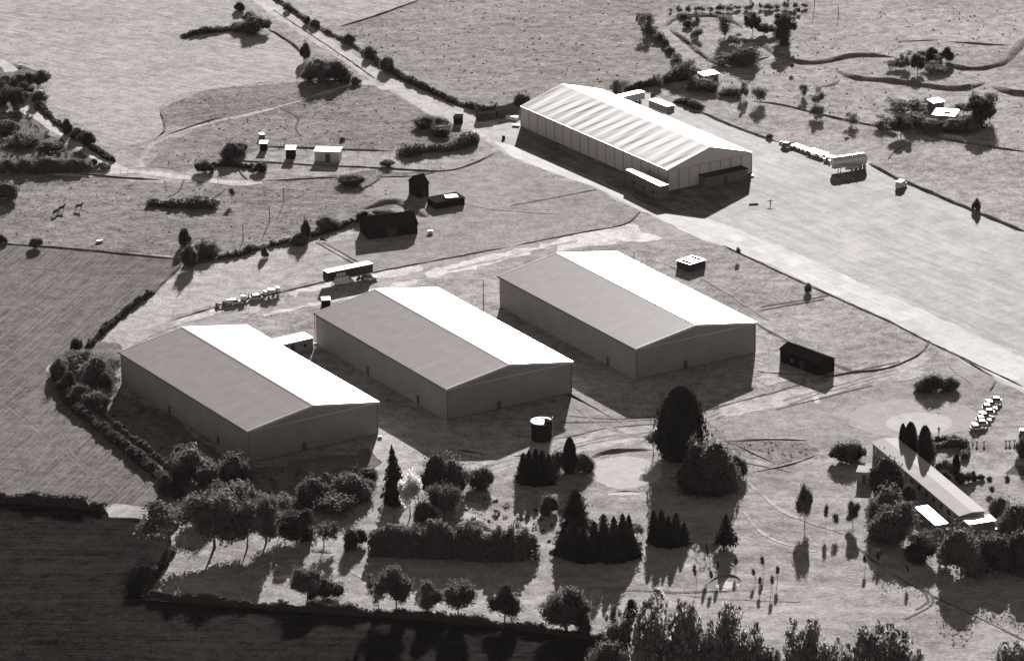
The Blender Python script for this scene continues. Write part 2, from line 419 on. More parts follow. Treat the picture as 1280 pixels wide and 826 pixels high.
def plant(kind, x, base, top, w, label, group=None, cat=None, name=None):
    k = CNT.get(kind, 0); CNT[kind] = k+1
    i = k % NV[kind]
    if (kind, i) not in PROTO: PROTO[(kind, i)] = make_proto(kind, i); fit_unit(PROTO[(kind, i)][0])
    cr, tr = PROTO[(kind, i)]
    p = G(x, base); a, b = ppm(p)
    h = max(.6, (base-top)/b); wd = w/a*1.06
    rng = random.Random(k*31+int(x))
    if cat is None:
        nm = KINDNAME[kind]
        if kind == 'thin' and 'tree' in label.split(',')[0] and not label.startswith('bush') and 'bush ' not in label: nm = 'small_tree'
        name = name or nm; cat = 'bush' if nm == 'bush' else ('sapling' if nm == 'sapling' else 'tree')
    r = empty(name or KINDNAME[kind], p, rng.uniform(0, 6.28), label, cat, group)
    r.rotation_euler = (rng.uniform(-.04, .04), rng.uniform(-.04, .04), r.rotation_euler.z)
    r.scale = (wd, wd, h)
    link('crown', cr, r)
    if h > 1.6 or cat == 'tree': link('trunk', tr, r)
    return r
def hedge(name, px, h, w, label, group=None, m='dark', dens=55, size=.4, rag=.25, cat='hedge', core=True):
    g = spline([G(*p) for p in px], 1.0)
    t = np.gradient(g, axis=0); t /= np.linalg.norm(t, axis=1)[:, None]+1e-9
    nrm = np.stack([-t[:, 1], t[:, 0]], 1); n = len(g); sd = int(abs(g[0, 0]*13+g[-1, 1]*5)) % 99999
    rng = np.random.default_rng(sd)
    hs = h*np.clip(1+wob(n, rag, sd, 3)+wob(n, rag*.5, sd+3, 1), .35, 1.7); ws = w*np.clip(1+wob(n, rag*.7, sd+1, 3), .45, 1.6)
    end = np.minimum(1, (np.minimum(np.arange(n), np.arange(n)[::-1])+1)/3.0); hs *= .5+.5*end
    N_ = int(dens*n); i = rng.integers(0, n, N_); u = rng.uniform(-1, 1, N_); f = rng.uniform(0, 1, N_)
    prof = np.sqrt(np.clip(1-np.abs(u)**3.5, 0, 1))
    zz = hs[i]*prof*np.where(rng.uniform(size=N_) < .7, rng.uniform(.85, 1.08, N_), f)
    side = rng.uniform(size=N_) < .35
    u = np.where(side, np.sign(u)*rng.uniform(.85, 1.05, N_), u); zz = np.where(side, hs[i]*f*.85, zz)
    c = np.c_[g[i]+t[i]*rng.uniform(-.6, .6, (N_, 1))+nrm[i]*(u*ws[i]/2)[:, None], np.maximum(zz, .05)]
    v, q = leaf_quads(c, size*rng.uniform(.6, 1.4, N_), rng, None, 1.3)
    V, Q = [v], [q]; nv = len(v)
    if core:
        pr = [(-.42, 0), (-.4, .6), (-.22, .86), (.22, .86), (.4, .6), (.42, 0)]
        rows = [np.c_[g+nrm*(uu*ws)[:, None], hs*zf-.02] for uu, zf in pr]
        V.append(np.concatenate(rows)); k = len(pr)
        Q.append(np.array([(j*n+a, j*n+a+1, (j+1)*n+a+1, (j+1)*n+a) for j in range(k-1) for a in range(n-1)])+nv)
    o = link(name, np_mesh(name, np.concatenate(V), np.concatenate(Q), None, LM[m]))
    return tag(o, label, cat, group)
def scrub(name, px, dens, h, label, m='scrub', size=.45, clump=1.6):
    """ground cover nobody could count, scattered in clumps over an area"""
    g = np.array([G(*p)[:2] for p in px]); lo, hi = g.min(0), g.max(0)
    rng = np.random.default_rng(int(abs(lo[0]*3+lo[1]))); area = np.prod(hi-lo); K = int(area*dens)
    P = rng.uniform(lo, hi, (K, 2)); ins = np.zeros(K, bool); j = len(g)-1
    for i in range(len(g)):
        a, b = g[i], g[j]
        cond = ((a[1] > P[:, 1]) != (b[1] > P[:, 1])) & (P[:, 0] < (b[0]-a[0])*(P[:, 1]-a[1])/(b[1]-a[1]+1e-12)+a[0])
        ins ^= cond; j = i
    P = P[ins]; K = len(P)
    hh = h*rng.uniform(.3, 1.3, K); per = 14
    c = np.repeat(np.c_[P, np.zeros(K)], per, 0); n = len(c)
    d = rng.normal(size=(n, 3)); d /= np.linalg.norm(d, axis=1)[:, None]; d[:, 2] = abs(d[:, 2])
    c = c+d*np.repeat(np.c_[clump*.5*hh/h, clump*.5*hh/h, hh], per, 0)*rng.uniform(.4, 1, (n, 1))
    v, q = leaf_quads(c, size*rng.uniform(.5, 1.3, n), rng, d, 1.3)
    o = link(name, np_mesh(name, v, q, None, LM[m])); o['kind'] = 'stuff'; o['label'] = label
    return o
# ------------------------------------------------------------------ camera, sun, sky
cam = bpy.data.cameras.new('camera'); co = bpy.data.objects.new('camera', cam); COL.objects.link(co)
mw = Matrix.Identity(4)
for i, v in enumerate((RIGHT, UP, -FWD)):
    for j in range(3): mw[j][i] = v[j]
mw[2][3] = CAMH; co.matrix_world = mw
cam.sensor_width = 36; cam.sensor_fit = 'HORIZONTAL'; cam.lens = 36*F/1280; cam.clip_start = 10; cam.clip_end = 20000
SC.camera = co
W = bpy.data.worlds.new('World'); SC.world = W; W.use_nodes = True
nt = W.node_tree; bg = nt.nodes['Background']
sky = nt.nodes.new('ShaderNodeTexSky'); sky.sky_type = 'NISHITA'; sky.sun_disc = False
sky.sun_elevation = SUN_EL; sky.sun_rotation = math.pi/2-SUN_AZ; sky.air_density = .8; sky.dust_density = .6; sky.altitude = 1200
bw = nt.nodes.new('ShaderNodeRGBToBW'); mul = nt.nodes.new('ShaderNodeMix'); mul.data_type = 'RGBA'; mul.blend_type = 'MULTIPLY'
mul.inputs['Factor'].default_value = 1; mul.inputs['B'].default_value = (.9, .79, .755, 1)
nt.links.new(sky.outputs[0], bw.inputs[0]); nt.links.new(bw.outputs[0], mul.inputs['A']); nt.links.new(mul.outputs['Result'], bg.inputs['Color'])
bg.inputs['Strength'].default_value = .05
sl = bpy.data.lights.new('sun', 'SUN'); sl.energy = 5; sl.angle = rad(.5); sl.color = (1, .972, .957)
so = bpy.data.objects.new('sun', sl); COL.objects.link(so); so.location = (0, 1100, 300); so.rotation_euler = SUNV.to_track_quat('Z', 'Y').to_euler()
vs = SC.view_settings; vs.view_transform = 'Standard'; vs.look = 'None'; vs.gamma = 1; vs.exposure = 1.75
SC.cycles.max_bounces = 5; SC.cycles.diffuse_bounces = 3; SC.cycles.transparent_max_bounces = 4
SC.cycles.filter_width = 1.5

# ------------------------------------------------------------------ ground
sd = (G(1155, 420)-G(810, 268)); STRIP = math.atan2(sd.y, sd.x)
fd = G(62, 460)-G(222, 322); FURROW = math.atan2(fd.y, fd.x)
M_grass = ground_mat('meadow_grass', 0.25, .5, speck=-.25)
M_crop = ground_mat('pale_stubble', 0.285, .32, scales=(.02, .18, 1.1), wts=(.25, .35, .4), streak=(rad(-35), 12, 1.0, .8), bump=.5, bscale=1.2)
M_rough = ground_mat('rough_pasture', 0.17, .5, scales=(.04, .3, 1.2), wts=(.3, .4, .4), bump=1.0, bscale=.7, speck=-.5)
M_mead2 = ground_mat('tussock_meadow', 0.205, .45, scales=(.03, .35, 1.3), wts=(.25, .4, .45), bump=1.0, bscale=.8, speck=-.6)
M_conc = ground_mat('apron_concrete', 0.152, .5, scales=(.02, .12, 1.2), wts=(.45, .4, .25), rough=.8, spec=.05, bump=.08, undulate=.1, brick=(STRIP, 6.1, 6.1, .42), speck=.45, streak=(STRIP, 16, 2.5, .75), fine=.8)
M_strip = ground_mat('taxiway_concrete', 0.225, .4, scales=(.03, .2, 1.5), wts=(.3, .4, .3), rough=.8, spec=.08, bump=.06, undulate=.1, brick=(STRIP, 6.1, 4.6, .55), speck=.5, streak=(STRIP, 12, 1.2, .55), fine=.5)
M_run = ground_mat('old_runway_concrete', 0.36, .3, scales=(.03, .2, 1.5), wts=(.35, .4, .3), rough=.9, spec=.0, bump=.1, undulate=.1, brick=(STRIP+.02, 9, 4.5, .2), streak=(STRIP, 20, 1.2, .3))
M_asph = ground_mat('worn_track', 0.265, .35, scales=(.03, .2, 1.6), rough=.9, spec=0, bump=.2, undulate=.2)
M_patch = ground_mat('patched_concrete', 0.3, .45, scales=(.06, .3, 1.6), wts=(.5, .7, .4), rough=.85, spec=.05, bump=.1, undulate=.1)
M_dirt = ground_mat('trodden_dirt', 0.32, .38, scales=(.04, .3, 1.8), wts=(.4, .45, .35), bump=.5)
M_yard = ground_mat('short_dry_grass', 0.3, .38, scales=(.03, .2, 1.5), bump=.5, bscale=1.5)
M_yardd = ground_mat('yard_grass', 0.235, .35, scales=(.03, .2, 1.5), bump=.5)
M_fair = ground_mat('mown_fairway', 0.245, .38, scales=(.03, .16, 1.2), wts=(.45, .4, .3), bump=.5, bscale=.9, undulate=1.2)
M_green = ground_mat('putting_green', 0.37, .14, scales=(.05, .3, 2), bump=.08, undulate=.3)
M_green2 = ground_mat('green_apron', 0.29, .16, scales=(.05, .3, 2), bump=.1, undulate=.3)
M_stub = ground_mat('cut_field', 0.125, .38, scales=(.02, .2, 1.4), wts=(.25, .35, .4), rows=(math.pi/2-FURROW, 1.2, .16), streak=(FURROW, 16, .8, 1.0), bump=.5, bscale=1.2)
M_stubl = ground_mat('cut_field_headland', .13, .35, scales=(.03, .25, 1.4), wts=(.3, .4, .4), bump=.8)
M_tram = ground_mat('wheel_worn_soil', 0.145, .35, scales=(.1, .5, 2), bump=.5)
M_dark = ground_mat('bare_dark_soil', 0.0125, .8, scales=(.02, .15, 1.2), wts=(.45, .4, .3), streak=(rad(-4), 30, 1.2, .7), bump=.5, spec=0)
M_bank = ground_mat('bank_turf', .17, .4, scales=(.08, .4, 1.8), bump=.9)
M_bankd = ground_mat('long_grass', 0.13, .45, scales=(.08, .4, 1.8), bump=1.0)
M_lane = ground_mat('pale_gravel', 0.39, .3, scales=(.1, .5, 2), bump=.3)
M_wheel = ground_mat('wheel_rut', .10, .4, scales=(.1, .5, 2), bump=.6)
M_sand = ground_mat('bunker_sand', .42, .12, scales=(.1, .5, 2), bump=.3)
M_mat = ground_mat('dark_practice_mat', .09, .15, scales=(.1, .5, 2), bump=.1, undulate=.1)

me = bpy.data.meshes.new('ground')
gs = 7000
me.from_pydata([(-gs, -gs+1100, 0), (gs, -gs+1100, 0), (gs, gs+1100, 0), (-gs, gs+1100, 0)], [], [(0, 1, 2, 3)]); me.materials.append(M_grass)
structure(link('ground', me))
Z = .008
sheet('stubble_field', [(-60, -40), (270, -40), (292, -2), (312, 18), (340, 36), (362, 54), (384, 80), (385, 100), (345, 103), (300, 107), (255, 112), (218, 121), (200, 136), (206, 160), (190, 174), (160, 181), (132, 183), (112, 165), (85, 145), (64, 130), (61, 100), (50, 86), (20, 68), (-60, 55)], M_crop, Z, True)
sheet('upper_stubble_field', [(345, -40), (540, -60), (523, 1), (475, 17), (424, 33), (392, 16), (352, -6)], M_crop, Z)
sheet('tussock_meadow', [(545, -60), (525, 0), (425, 34), (460, 60), (505, 95), (560, 128), (610, 138), (650, 133), (700, 118), (770, 112), (812, 108), (866, 96), (838, 62), (815, 40), (803, 25), (830, 10), (900, -5), (900, -70)], M_mead2, Z)
sheet('rough_pasture', [(-60, 212), (40, 218), (110, 222), (200, 228), (330, 228), (450, 215), (560, 213), (530, 238), (470, 268), (400, 285), (330, 305), (232, 322), (130, 314), (-60, 302)], M_rough, Z)
sheet('paddock', [(385, 102), (440, 100), (475, 108), (540, 146), (580, 165), (590, 180), (540, 190), (330, 185), (225, 215), (185, 210), (200, 185), (250, 158), (206, 158), (200, 137), (255, 113)], M_rough, Z)
sheet('yard', [(118, 432), (150, 398), (192, 366), (235, 332), (330, 308), (390, 297), (470, 283), (530, 300), (480, 330), (350, 362), (270, 382), (215, 398), (178, 428), (150, 445)], M_yard, Z, jit=.8)
sheet('parade_ground', [(445, 240), (480, 222), (552, 214), (622, 190), (690, 222), (746, 236), (800, 262), (787, 278), (725, 290), (650, 303), (530, 328), (470, 337), (400, 303), (480, 292), (540, 268)], M_yardd, Z)
sheet('cut_field', [(-80, 303), (0, 305), (50, 308), (130, 314), (222, 322), (228, 330), (190, 365), (150, 395), (112, 428), (78, 440), (62, 460), (75, 488), (110, 522), (150, 554), (195, 592), (222, 625), (205, 632), (130, 632), (60, 627), (-80, 620)], M_stub, Z)
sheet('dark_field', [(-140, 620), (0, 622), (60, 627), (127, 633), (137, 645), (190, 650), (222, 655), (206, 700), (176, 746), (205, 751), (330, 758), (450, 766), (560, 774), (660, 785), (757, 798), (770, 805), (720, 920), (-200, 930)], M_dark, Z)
sheet('headland', [(137, 630), (205, 632), (225, 628), (232, 650), (190, 649), (140, 643)], M_fair, Z*1.5)
sheet('fairway', [(182, 742), (214, 690), (300, 680), (405, 655), (450, 628), (488, 608), (620, 604), (640, 590), (700, 572), (760, 562), (930, 572), (1030, 575), (1080, 560), (1100, 600), (1150, 670), (1200, 700), (1400, 700), (1480, 780), (1480, 930), (720, 930), (765, 802), (757, 796), (660, 783), (560, 772), (450, 763), (330, 756), (205, 748)], M_fair, Z)
sheet('course_rough', [(950, 505), (1040, 490), (1130, 470), (1180, 450), (1245, 478), (1212, 545), (1100, 552), (1025, 572), (930, 560), (900, 540)], M_yardd, Z)
sheet('forecourt', [(1245, 478), (1290, 500), (1420, 560), (1420, 690), (1290, 640), (1180, 590), (1205, 548), (1222, 520)], M_fair, Z*1.5)
sheet('apron', [(576, 159), (597, 141), (625, 152), (652, 148), (700, 125), (770, 112), (812, 116), (845, 131), (872, 137), (920, 157), (977, 177), (1038, 192), (1086, 203), (1120, 221), (1152, 235), (1216, 261), (1280, 288), (1460, 362), (1460, 580), (1280, 492), (1211, 458), (1163, 428), (1112, 402), (1040, 368), (970, 337), (909, 309), (877, 301), (810, 268), (800, 264), (746, 236), (690, 216), (640, 197)], M_conc, Z*2, jit=.3)
sheet('taxiway_strip', [(615, 176), (660, 187), (722, 214), (780, 240), (826, 264), (882, 272), (970, 306), (1035, 334), (1115, 371), (1171, 395), (1216, 416), (1290, 452), (1460, 530), (1460, 578), (1280, 490), (1211, 455), (1163, 426), (1112, 401), (1040, 367), (970, 336), (909, 308), (877, 300), (810, 267), (746, 235), (690, 215), (640, 196)], M_strip, Z*3, jit=.3)
sheet('old_runway', [(270, -40), (320, 5), (365, 36), (416, 68), (458, 98), (485, 112), (538, 144), (576, 160), (612, 178), (622, 152), (597, 141), (552, 125), (512, 107), (480, 92), (434, 63), (381, 29), (340, 0), (300, -40)], M_run, Z*2, jit=.3)
sheet('perimeter_track', [(180, 426), (215, 398), (270, 383), (352, 365), (408, 352), (466, 340), (528, 330), (650, 304), (725, 292), (789, 280), (801, 266), (811, 270), (876, 300), (832, 300), (768, 306), (693, 317), (640, 333), (545, 355), (470, 372), (408, 380), (320, 396), (250, 412), (215, 425)], M_asph, Z*2, jit=.5)
for pts in ([(215, 402), (272, 385), (282, 390), (240, 402), (218, 407)], [(330, 391), (408, 375), (470, 360), (520, 347), (530, 352), (470, 366), (408, 380), (330, 396)],
            [(356, 366), (408, 354), (452, 345), (466, 342), (460, 350), (412, 359), (366, 370)],
            [(466, 341), (528, 331), (532, 338), (470, 352)], [(528, 340), (600, 322), (690, 303), (692, 308), (610, 330), (536, 350)],
            [(690, 301), (728, 291), (790, 281), (802, 290), (832, 299), (770, 304), (720, 309), (694, 314)]):
    sheet('concrete_patch', pts, M_patch, Z*3, jit=.7, step=1.2)
sheet('dirt_track', [(545, 582), (600, 577), (640, 566), (693, 549), (760, 537), (824, 530), (880, 517), (970, 490), (1060, 470), (1125, 455), (1160, 440), (1178, 447), (1130, 466), (1060, 485), (970, 510), (900, 523), (830, 543), (760, 556), (700, 572), (640, 586), (590, 596)], M_dirt, Z*2, jit=1.0)
sheet('dirt_yard', [(690, 488), (790, 520), (830, 527), (760, 540), (700, 548), (712, 500)], M_yardd, Z*1.5, jit=1)
sheet('dirt_yard', [(470, 545), (510, 548), (530, 560), (528, 575), (470, 590), (455, 590)], M_yard, Z*1.5, jit=.6)
sheet('plank_walk', [(1006, 471), (1011, 471), (1026, 503), (1019, 505)], M_patch, Z*3, jit=.05)
sheet('plank_walk', [(405, 303), (412, 302), (395, 298), (460, 283), (466, 290), (398, 301)], M_dirt, Z*3, jit=.2)
def oval(cx, cy, rx, ry, n=28, a=0): return [(cx+rx*math.cos(i*6.2832/n), cy+ry*math.sin(i*6.2832/n)) for i in range(n)]
sheet('putting_green', oval(781, 590, 46, 20), M_green, Z*2.5, True, .3)
sheet('putting_green', oval(1149, 529, 41, 14), M_green, Z*3.2, True, .2)
sheet('green_apron', oval(1142, 523, 82, 24), M_green2, Z*2.6, True, .3)
sheet('practice_mat', [(1256, 592), (1268, 581), (1300, 585), (1300, 597)], M_mat, Z*3, jit=0)
sheet('bunker_sand', oval(910, 731, 15, 4), M_sand, Z*2.5, True, .2)
sheet('bunker_sand', oval(360, 721, 16, 3.5), M_sand, Z*2.5, True, .2)
sheet('bunker_sand', oval(780, 617, 22, 2), M_sand, Z*2.5, True, .1)
sheet('scrub_floor', [(-60, 138), (40, 140), (78, 178), (128, 209), (40, 215), (-60, 213)], M_bankd, Z*1.4, jit=1)
sheet('scrub_floor', [(-40, 60), (45, 92), (58, 130), (35, 140), (-40, 138)], M_bankd, Z*1.4, jit=1)
sheet('scrub_floor', [(68, 450), (100, 425), (150, 430), (150, 490), (320, 585), (470, 560), (470, 600), (440, 640), (330, 650), (230, 640), (200, 590), (110, 525), (75, 488)], M_bankd, Z*1.2, jit=1)
sheet('ditch_floor', [(900, 548), (960, 548), (1010, 555), (1025, 565), (975, 582), (930, 570)], M_rough, Z*1.8, jit=.6)
# lanes, ruts and trodden lines
for px in ([(-20, 72), (8, 82), (15, 90)], [(46, 112), (43, 122), (33, 132), (36, 140), (52, 150), (78, 167), (111, 190), (132, 203), (152, 213)]):
    ribbon('lane', px, 3.8, M_lane, Z*2.2, .25)
ribbon('lane', [(70, 217), (111, 219), (152, 214), (200, 218), (260, 225), (300, 229), (326, 227)], 3.6, M_lane, Z*2.6, .3)
ribbon('lane', [(150, 214), (125, 205), (112, 214)], 4, M_lane, Z*2.3, .4)
ribbon('lane', [(176, 210), (181, 193), (210, 171), (266, 153), (330, 139), (400, 118), (452, 102)], 1.6, M_yard, Z*2.3, .2)
ribbon('lane', [(452, 104), (470, 104), (490, 112)], 5, M_run, Z*3.5, .4)
ribbon('lane', [(1238, 103), (1228, 98), (1240, 88), (1262, 72), (1290, 48)], 2.5, M_yard, Z*2.3, .4)
ribbon('lane', [(930, 34), (948, 46), (962, 42), (975, 40)], 2.2, M_yard, Z*2.3, .2)
for px, w in (([(-10, 494), (40, 533), (90, 575), (146, 620)], .6), ([(-8, 490), (44, 530), (96, 573), (152, 619)], .6), ([(10, 420), (60, 388), (105, 360), (136, 345)], .9), ([(-10, 332), (60, 336), (130, 344), (185, 346)], .9),
              ([(-10, 584), (40, 587), (100, 596), (180, 590)], .9), ([(-10, 380), (30, 382), (60, 392)], .9)):
    ribbon('wheel_track', px, w, M_tram, Z*2, .2)
for px in ([(640, 543), (690, 549), (760, 535), (820, 530)], [(700, 528), (770, 527), (825, 524)], [(712, 520), (770, 524), (822, 521)], [(960, 492), (900, 508), (880, 513)], [(1125, 452), (1040, 470), (955, 494)], [(970, 512), (1050, 492), (1090, 482)],
           [(945, 405), (990, 432), (1065, 463)], [(938, 400), (965, 415), (1000, 436)], [(1000, 440), (1065, 465)], [(900, 575), (940, 580), (990, 590)],
           [(395, 303), (440, 328), (443, 331)], [(403, 303), (447, 327)], [(1160, 737), (1168, 752), (1150, 765), (1130, 774)], [(1156, 740), (1160, 752), (1145, 762)], [(1068, 682), (1110, 714), (1160, 742), (1220, 770), (1280, 800)],
           [(640, 257), (700, 246), (745, 237)], [(350, 135), (372, 148), (370, 160), (376, 170)], [(950, 384), (1040, 369)], [(951, 388), (1030, 374)]):
    ribbon('wheel_track', px, .55, M_wheel, Z*4, .12)
for px in ([(718, 505), (745, 528), (790, 545)], [(700, 560), (760, 545), (830, 538), (900, 516)], [(700, 564), (762, 549), (832, 542), (905, 519)], [(980, 500), (1060, 478), (1120, 461)], [(985, 505), (1062, 482), (1125, 465)], [(600, 590), (660, 576), (700, 570)],
           [(560, 600), (600, 585), (650, 572)], [(1180, 455), (1215, 480), (1222, 500)], [(930, 600), (980, 640), (1060, 668)], [(700, 745), (800, 738), (900, 748), (1000, 752)], [(420, 700), (460, 725), (560, 742)], [(1020, 690), (960, 672), (930, 640)],
           [(830, 330), (880, 350), (960, 400)], [(720, 300), (650, 318), (560, 338)], [(560, 250), (620, 262), (700, 268)], [(150, 440), (200, 415), (260, 396), (350, 376)]):
    ribbon('wheel_track', px, .8, M_yardd if px[0][0] % 3 else M_dirt, Z*4, .25)
for pts in ([(640, 548), (700, 552), (690, 568), (640, 572), (600, 575)], [(890, 400), (935, 398), (950, 410), (960, 425), (930, 418)], [(950, 455), (975, 462), (1000, 472), (960, 480)], [(1120, 470), (1160, 462), (1150, 472), (1125, 478)], [(560, 560), (600, 566), (640, 560), (620, 575)],
            [(300, 380), (340, 372), (350, 380), (310, 392)], [(470, 735), (560, 745), (600, 755), (500, 750)], [(540, 640), (560, 628), (600, 640), (590, 650)]):
    sheet('worn_patch', pts, M_dirt, Z*1.7, True, 1.1, 1.5)
# banks and long-grass verges: real low ridges, shaded on the side turned from the sun
B_ = lambda px, h, w, m=M_bank, nm='earth_bank': bank(nm, px, h*.45, w*.7, m)
for px, h, w in (
    ([(979, 70), (1003, 78), (1030, 77), (1062, 70), (1091, 69), (1120, 72)], 1.7, 6), ([(1176, 77), (1198, 84), (1227, 86), (1251, 80), (1264, 69), (1284, 46)], 1.6, 5.5),
    ([(1048, 88), (1070, 97), (1110, 101), (1158, 107), (1190, 111), (1216, 108), (1231, 102)], 2.0, 6.5), ([(1242, 106), (1256, 113), (1280, 117), (1340, 119)], 2.0, 7),
    ([(832, 33), (841, 25), (855, 21), (877, 20), (897, 21), (916, 27), (929, 35)], 1.2, 4), ([(838, 36), (861, 54), (881, 70), (895, 79), (907, 85)], 1.2, 4),
    ([(893, 77), (924, 81), (945, 76), (961, 71)], 1.4, 5), ([(948, 51), (965, 63), (981, 75)], 1.2, 4), ([(1020, 109), (1038, 107), (1049, 100)], 1.2, 4),
    ([(1120, 52), (1150, 51), (1174, 50)], .7, 2.5), ([(1184, 52), (1225, 55), (1264, 57)], .7, 2.5), ([(920, 47), (935, 52), (948, 52)], 1.2, 6),
    ([(738, 573), (755, 565), (785, 562), (815, 562)], 1.5, 4.5), ([(757, 616), (780, 614), (803, 615)], .8, 1.8), ([(886, 730), (893, 723), (910, 719), (922, 722), (927, 728)], .8, 1.6),
    ([(346, 722), (356, 717), (370, 716)], .9, 2), ([(388, 690), (402, 688), (414, 692)], 1.6, 7), ([(570, 656), (595, 652), (612, 662), (626, 664)], 1.6, 6),
    ([(453, 262), (475, 254), (500, 252), (520, 262), (533, 272)], 1.8, 7), ([(498, 196), (520, 194), (560, 188), (588, 183), (597, 174)], 1.6, 5),
    ([(330, 309), (360, 303), (400, 292), (440, 281), (470, 278)], 1.3, 4.5), ([(1086, 204), (1120, 222), (1152, 236), (1216, 263), (1284, 291)], 1.2, 2.8), ([(855, 135), (875, 140), (920, 159), (950, 170), (977, 179)], .9, 2.2),
    ([(440, 270), (465, 268), (480, 272)], 1.2, 5), ([(900, 552), (960, 549), (1012, 550)], .55, 1.5), ([(918, 555), (945, 568), (972, 581)], .5, 1.3), ([(940, 590), (990, 580), (1026, 566)], .45, 1.2),
    ([(740, 733), (840, 740), (930, 737)], .25, 3)):
    B_(px, h, w)
for px, h, w in (
    ([(230, 327), (190, 366), (150, 396), (112, 430)], 1.0, 2.6), ([(-20, 304), (50, 308), (130, 315), (222, 324)], .8, 1.8), ([(232, 333), (290, 322), (330, 310)], .8, 1.6),
    ([(328, 183), (400, 186), (490, 189)], .7, 1.5), ([(270, 200), (330, 203), (400, 207), (470, 210), (551, 214), (590, 205), (622, 190)], .6, 1.3), ([(326, 226), (380, 224), (430, 221)], .6, 1.3), ([(465, 222), (520, 220), (551, 213)], .5, 1.2),
    ([(440, 242), (460, 233), (474, 222), (477, 208)], .5, 1.4), ([(300, 202), (302, 217), (310, 225)], .5, 1.2), ([(200, 225), (150, 222), (90, 217), (20, 215), (-30, 214)], .7, 1.6), ([(205, 226), (208, 240)], .5, 1.3), ([(230, 224), (222, 240), (205, 248)], .4, 1.2), ([(283, 236), (262, 252)], .5, 1.4),
    ([(640, 308), (725, 291), (780, 281), (800, 265)], .5, 1.4), ([(345, 367), (408, 352), (470, 340), (560, 323), (640, 308)], .5, 1.3), ([(210, 402), (245, 391), (275, 382)], .5, 1.4),
    ([(902, 306), (970, 338), (1040, 370), (1112, 402), (1160, 427), (1220, 455), (1280, 484)], .45, 1.1), ([(1163, 424), (1150, 442), (1110, 460), (1065, 465), (1030, 470), (950, 465)], .6, 1.5),
    ([(1144, 166), (1190, 176), (1240, 184), (1290, 191)], .8, 1.8), ([(940, 127), (975, 131), (1017, 141), (1056, 150), (1115, 162), (1144, 166)], .7, 1.6), ([(1110, 200), (1120, 188), (1147, 176)], .5, 1.3),
    ([(810, 108), (840, 103), (866, 96)], .8, 1.8), ([(423, 34), (470, 20), (525, 0)], .7, 1.6), ([(196, 172), (206, 161), (200, 137)], .4, 1), ([(206, 170), (245, 156), (280, 145)], .6, 1.4), ([(385, 102), (440, 101), (450, 103)], .8, 2),
    ([(340, 12), (386, 42), (440, 78), (470, 100)], .3, .8), ([(540, 144), (575, 160)], .3, .8), ([(384, 75), (366, 55), (335, 36)], .8, 2), ([(1246, 476), (1236, 490)], .5, 1.5), ([(1163, 428), (1200, 447), (1246, 474)], .4, 1.4),
    ([(905, 560), (930, 562)], .6, 1.5), ([(213, 690), (195, 718), (178, 745)], .9, 1.4), ([(176, 748), (250, 752), (330, 757), (450, 765), (560, 773), (660, 784), (757, 797)], .8, 1.6), ([(0, 624), (60, 628), (130, 633)], .9, 2.2), ([(135, 646), (180, 650), (218, 653)], .9, 1.6)):
    B_(px, h, w, M_bankd, 'grass_verge')

# ------------------------------------------------------------------ building materials
M_wall = mat('hangar_cladding', .215, .6, .3, c=.2, scale=.18, bands=('X', 1.0, .25))
M_wally = mat('hangar_cladding_side', .225, .6, .3, c=.2, scale=.18, bands=('Y', 1.0, .25))
M_roof = mat('hangar_roof_sheet', .19, .21, .42, c=.2, scale=.3, bands=('Y', 4.2, .14))
M_gut = mat('dark_gutter', .07, .9, 0)
M_trim = mat('white_trim', .45, .5, .4, c=.05)
M_door = mat('dark_door', .06, .6, .3, c=.1)
M_tent = mat('tent_fabric', 0.4, .5, .2, c=.07, scale=.15)
M_tentw = mat('tent_side_panel', 0.5, .6, .3, c=.1, scale=.2)
M_seam = mat('tent_seam', 0.3, .7, .2)
M_white = mat('white_sheet_roof', .5, .4, .4, c=.08)
M_wpaint = mat('white_paint', .5, .55, .1, c=.05)
M_dkwood = mat('tarred_wood', .014, .95, .0, c=.35, scale=1.5)
M_dkroof = mat('tarred_roof', .022, .95, .0, c=.3, scale=.8)
M_grey = mat('grey_painted_steel', .13, .6, .2, c=.15)
M_lgrey = mat('light_grey_steel', .4, .45, .45, c=.15)
M_black = mat('black_rubber', .015, .8, .2)
M_glass = mat('dark_glass', .02, .12, .5, c=.05)
M_rust = mat('rusty_steel', .045, .95, .0, c=.4, scale=2)
M_wood = mat('weathered_wood', .3, .8, .2, c=.3, scale=1.5)
M_felt = mat('felt_roof', 0.36, .95, .04, c=.15, scale=.3)
M_brick = mat('render_wall', .25, .8, .2, c=.15, scale=.5)

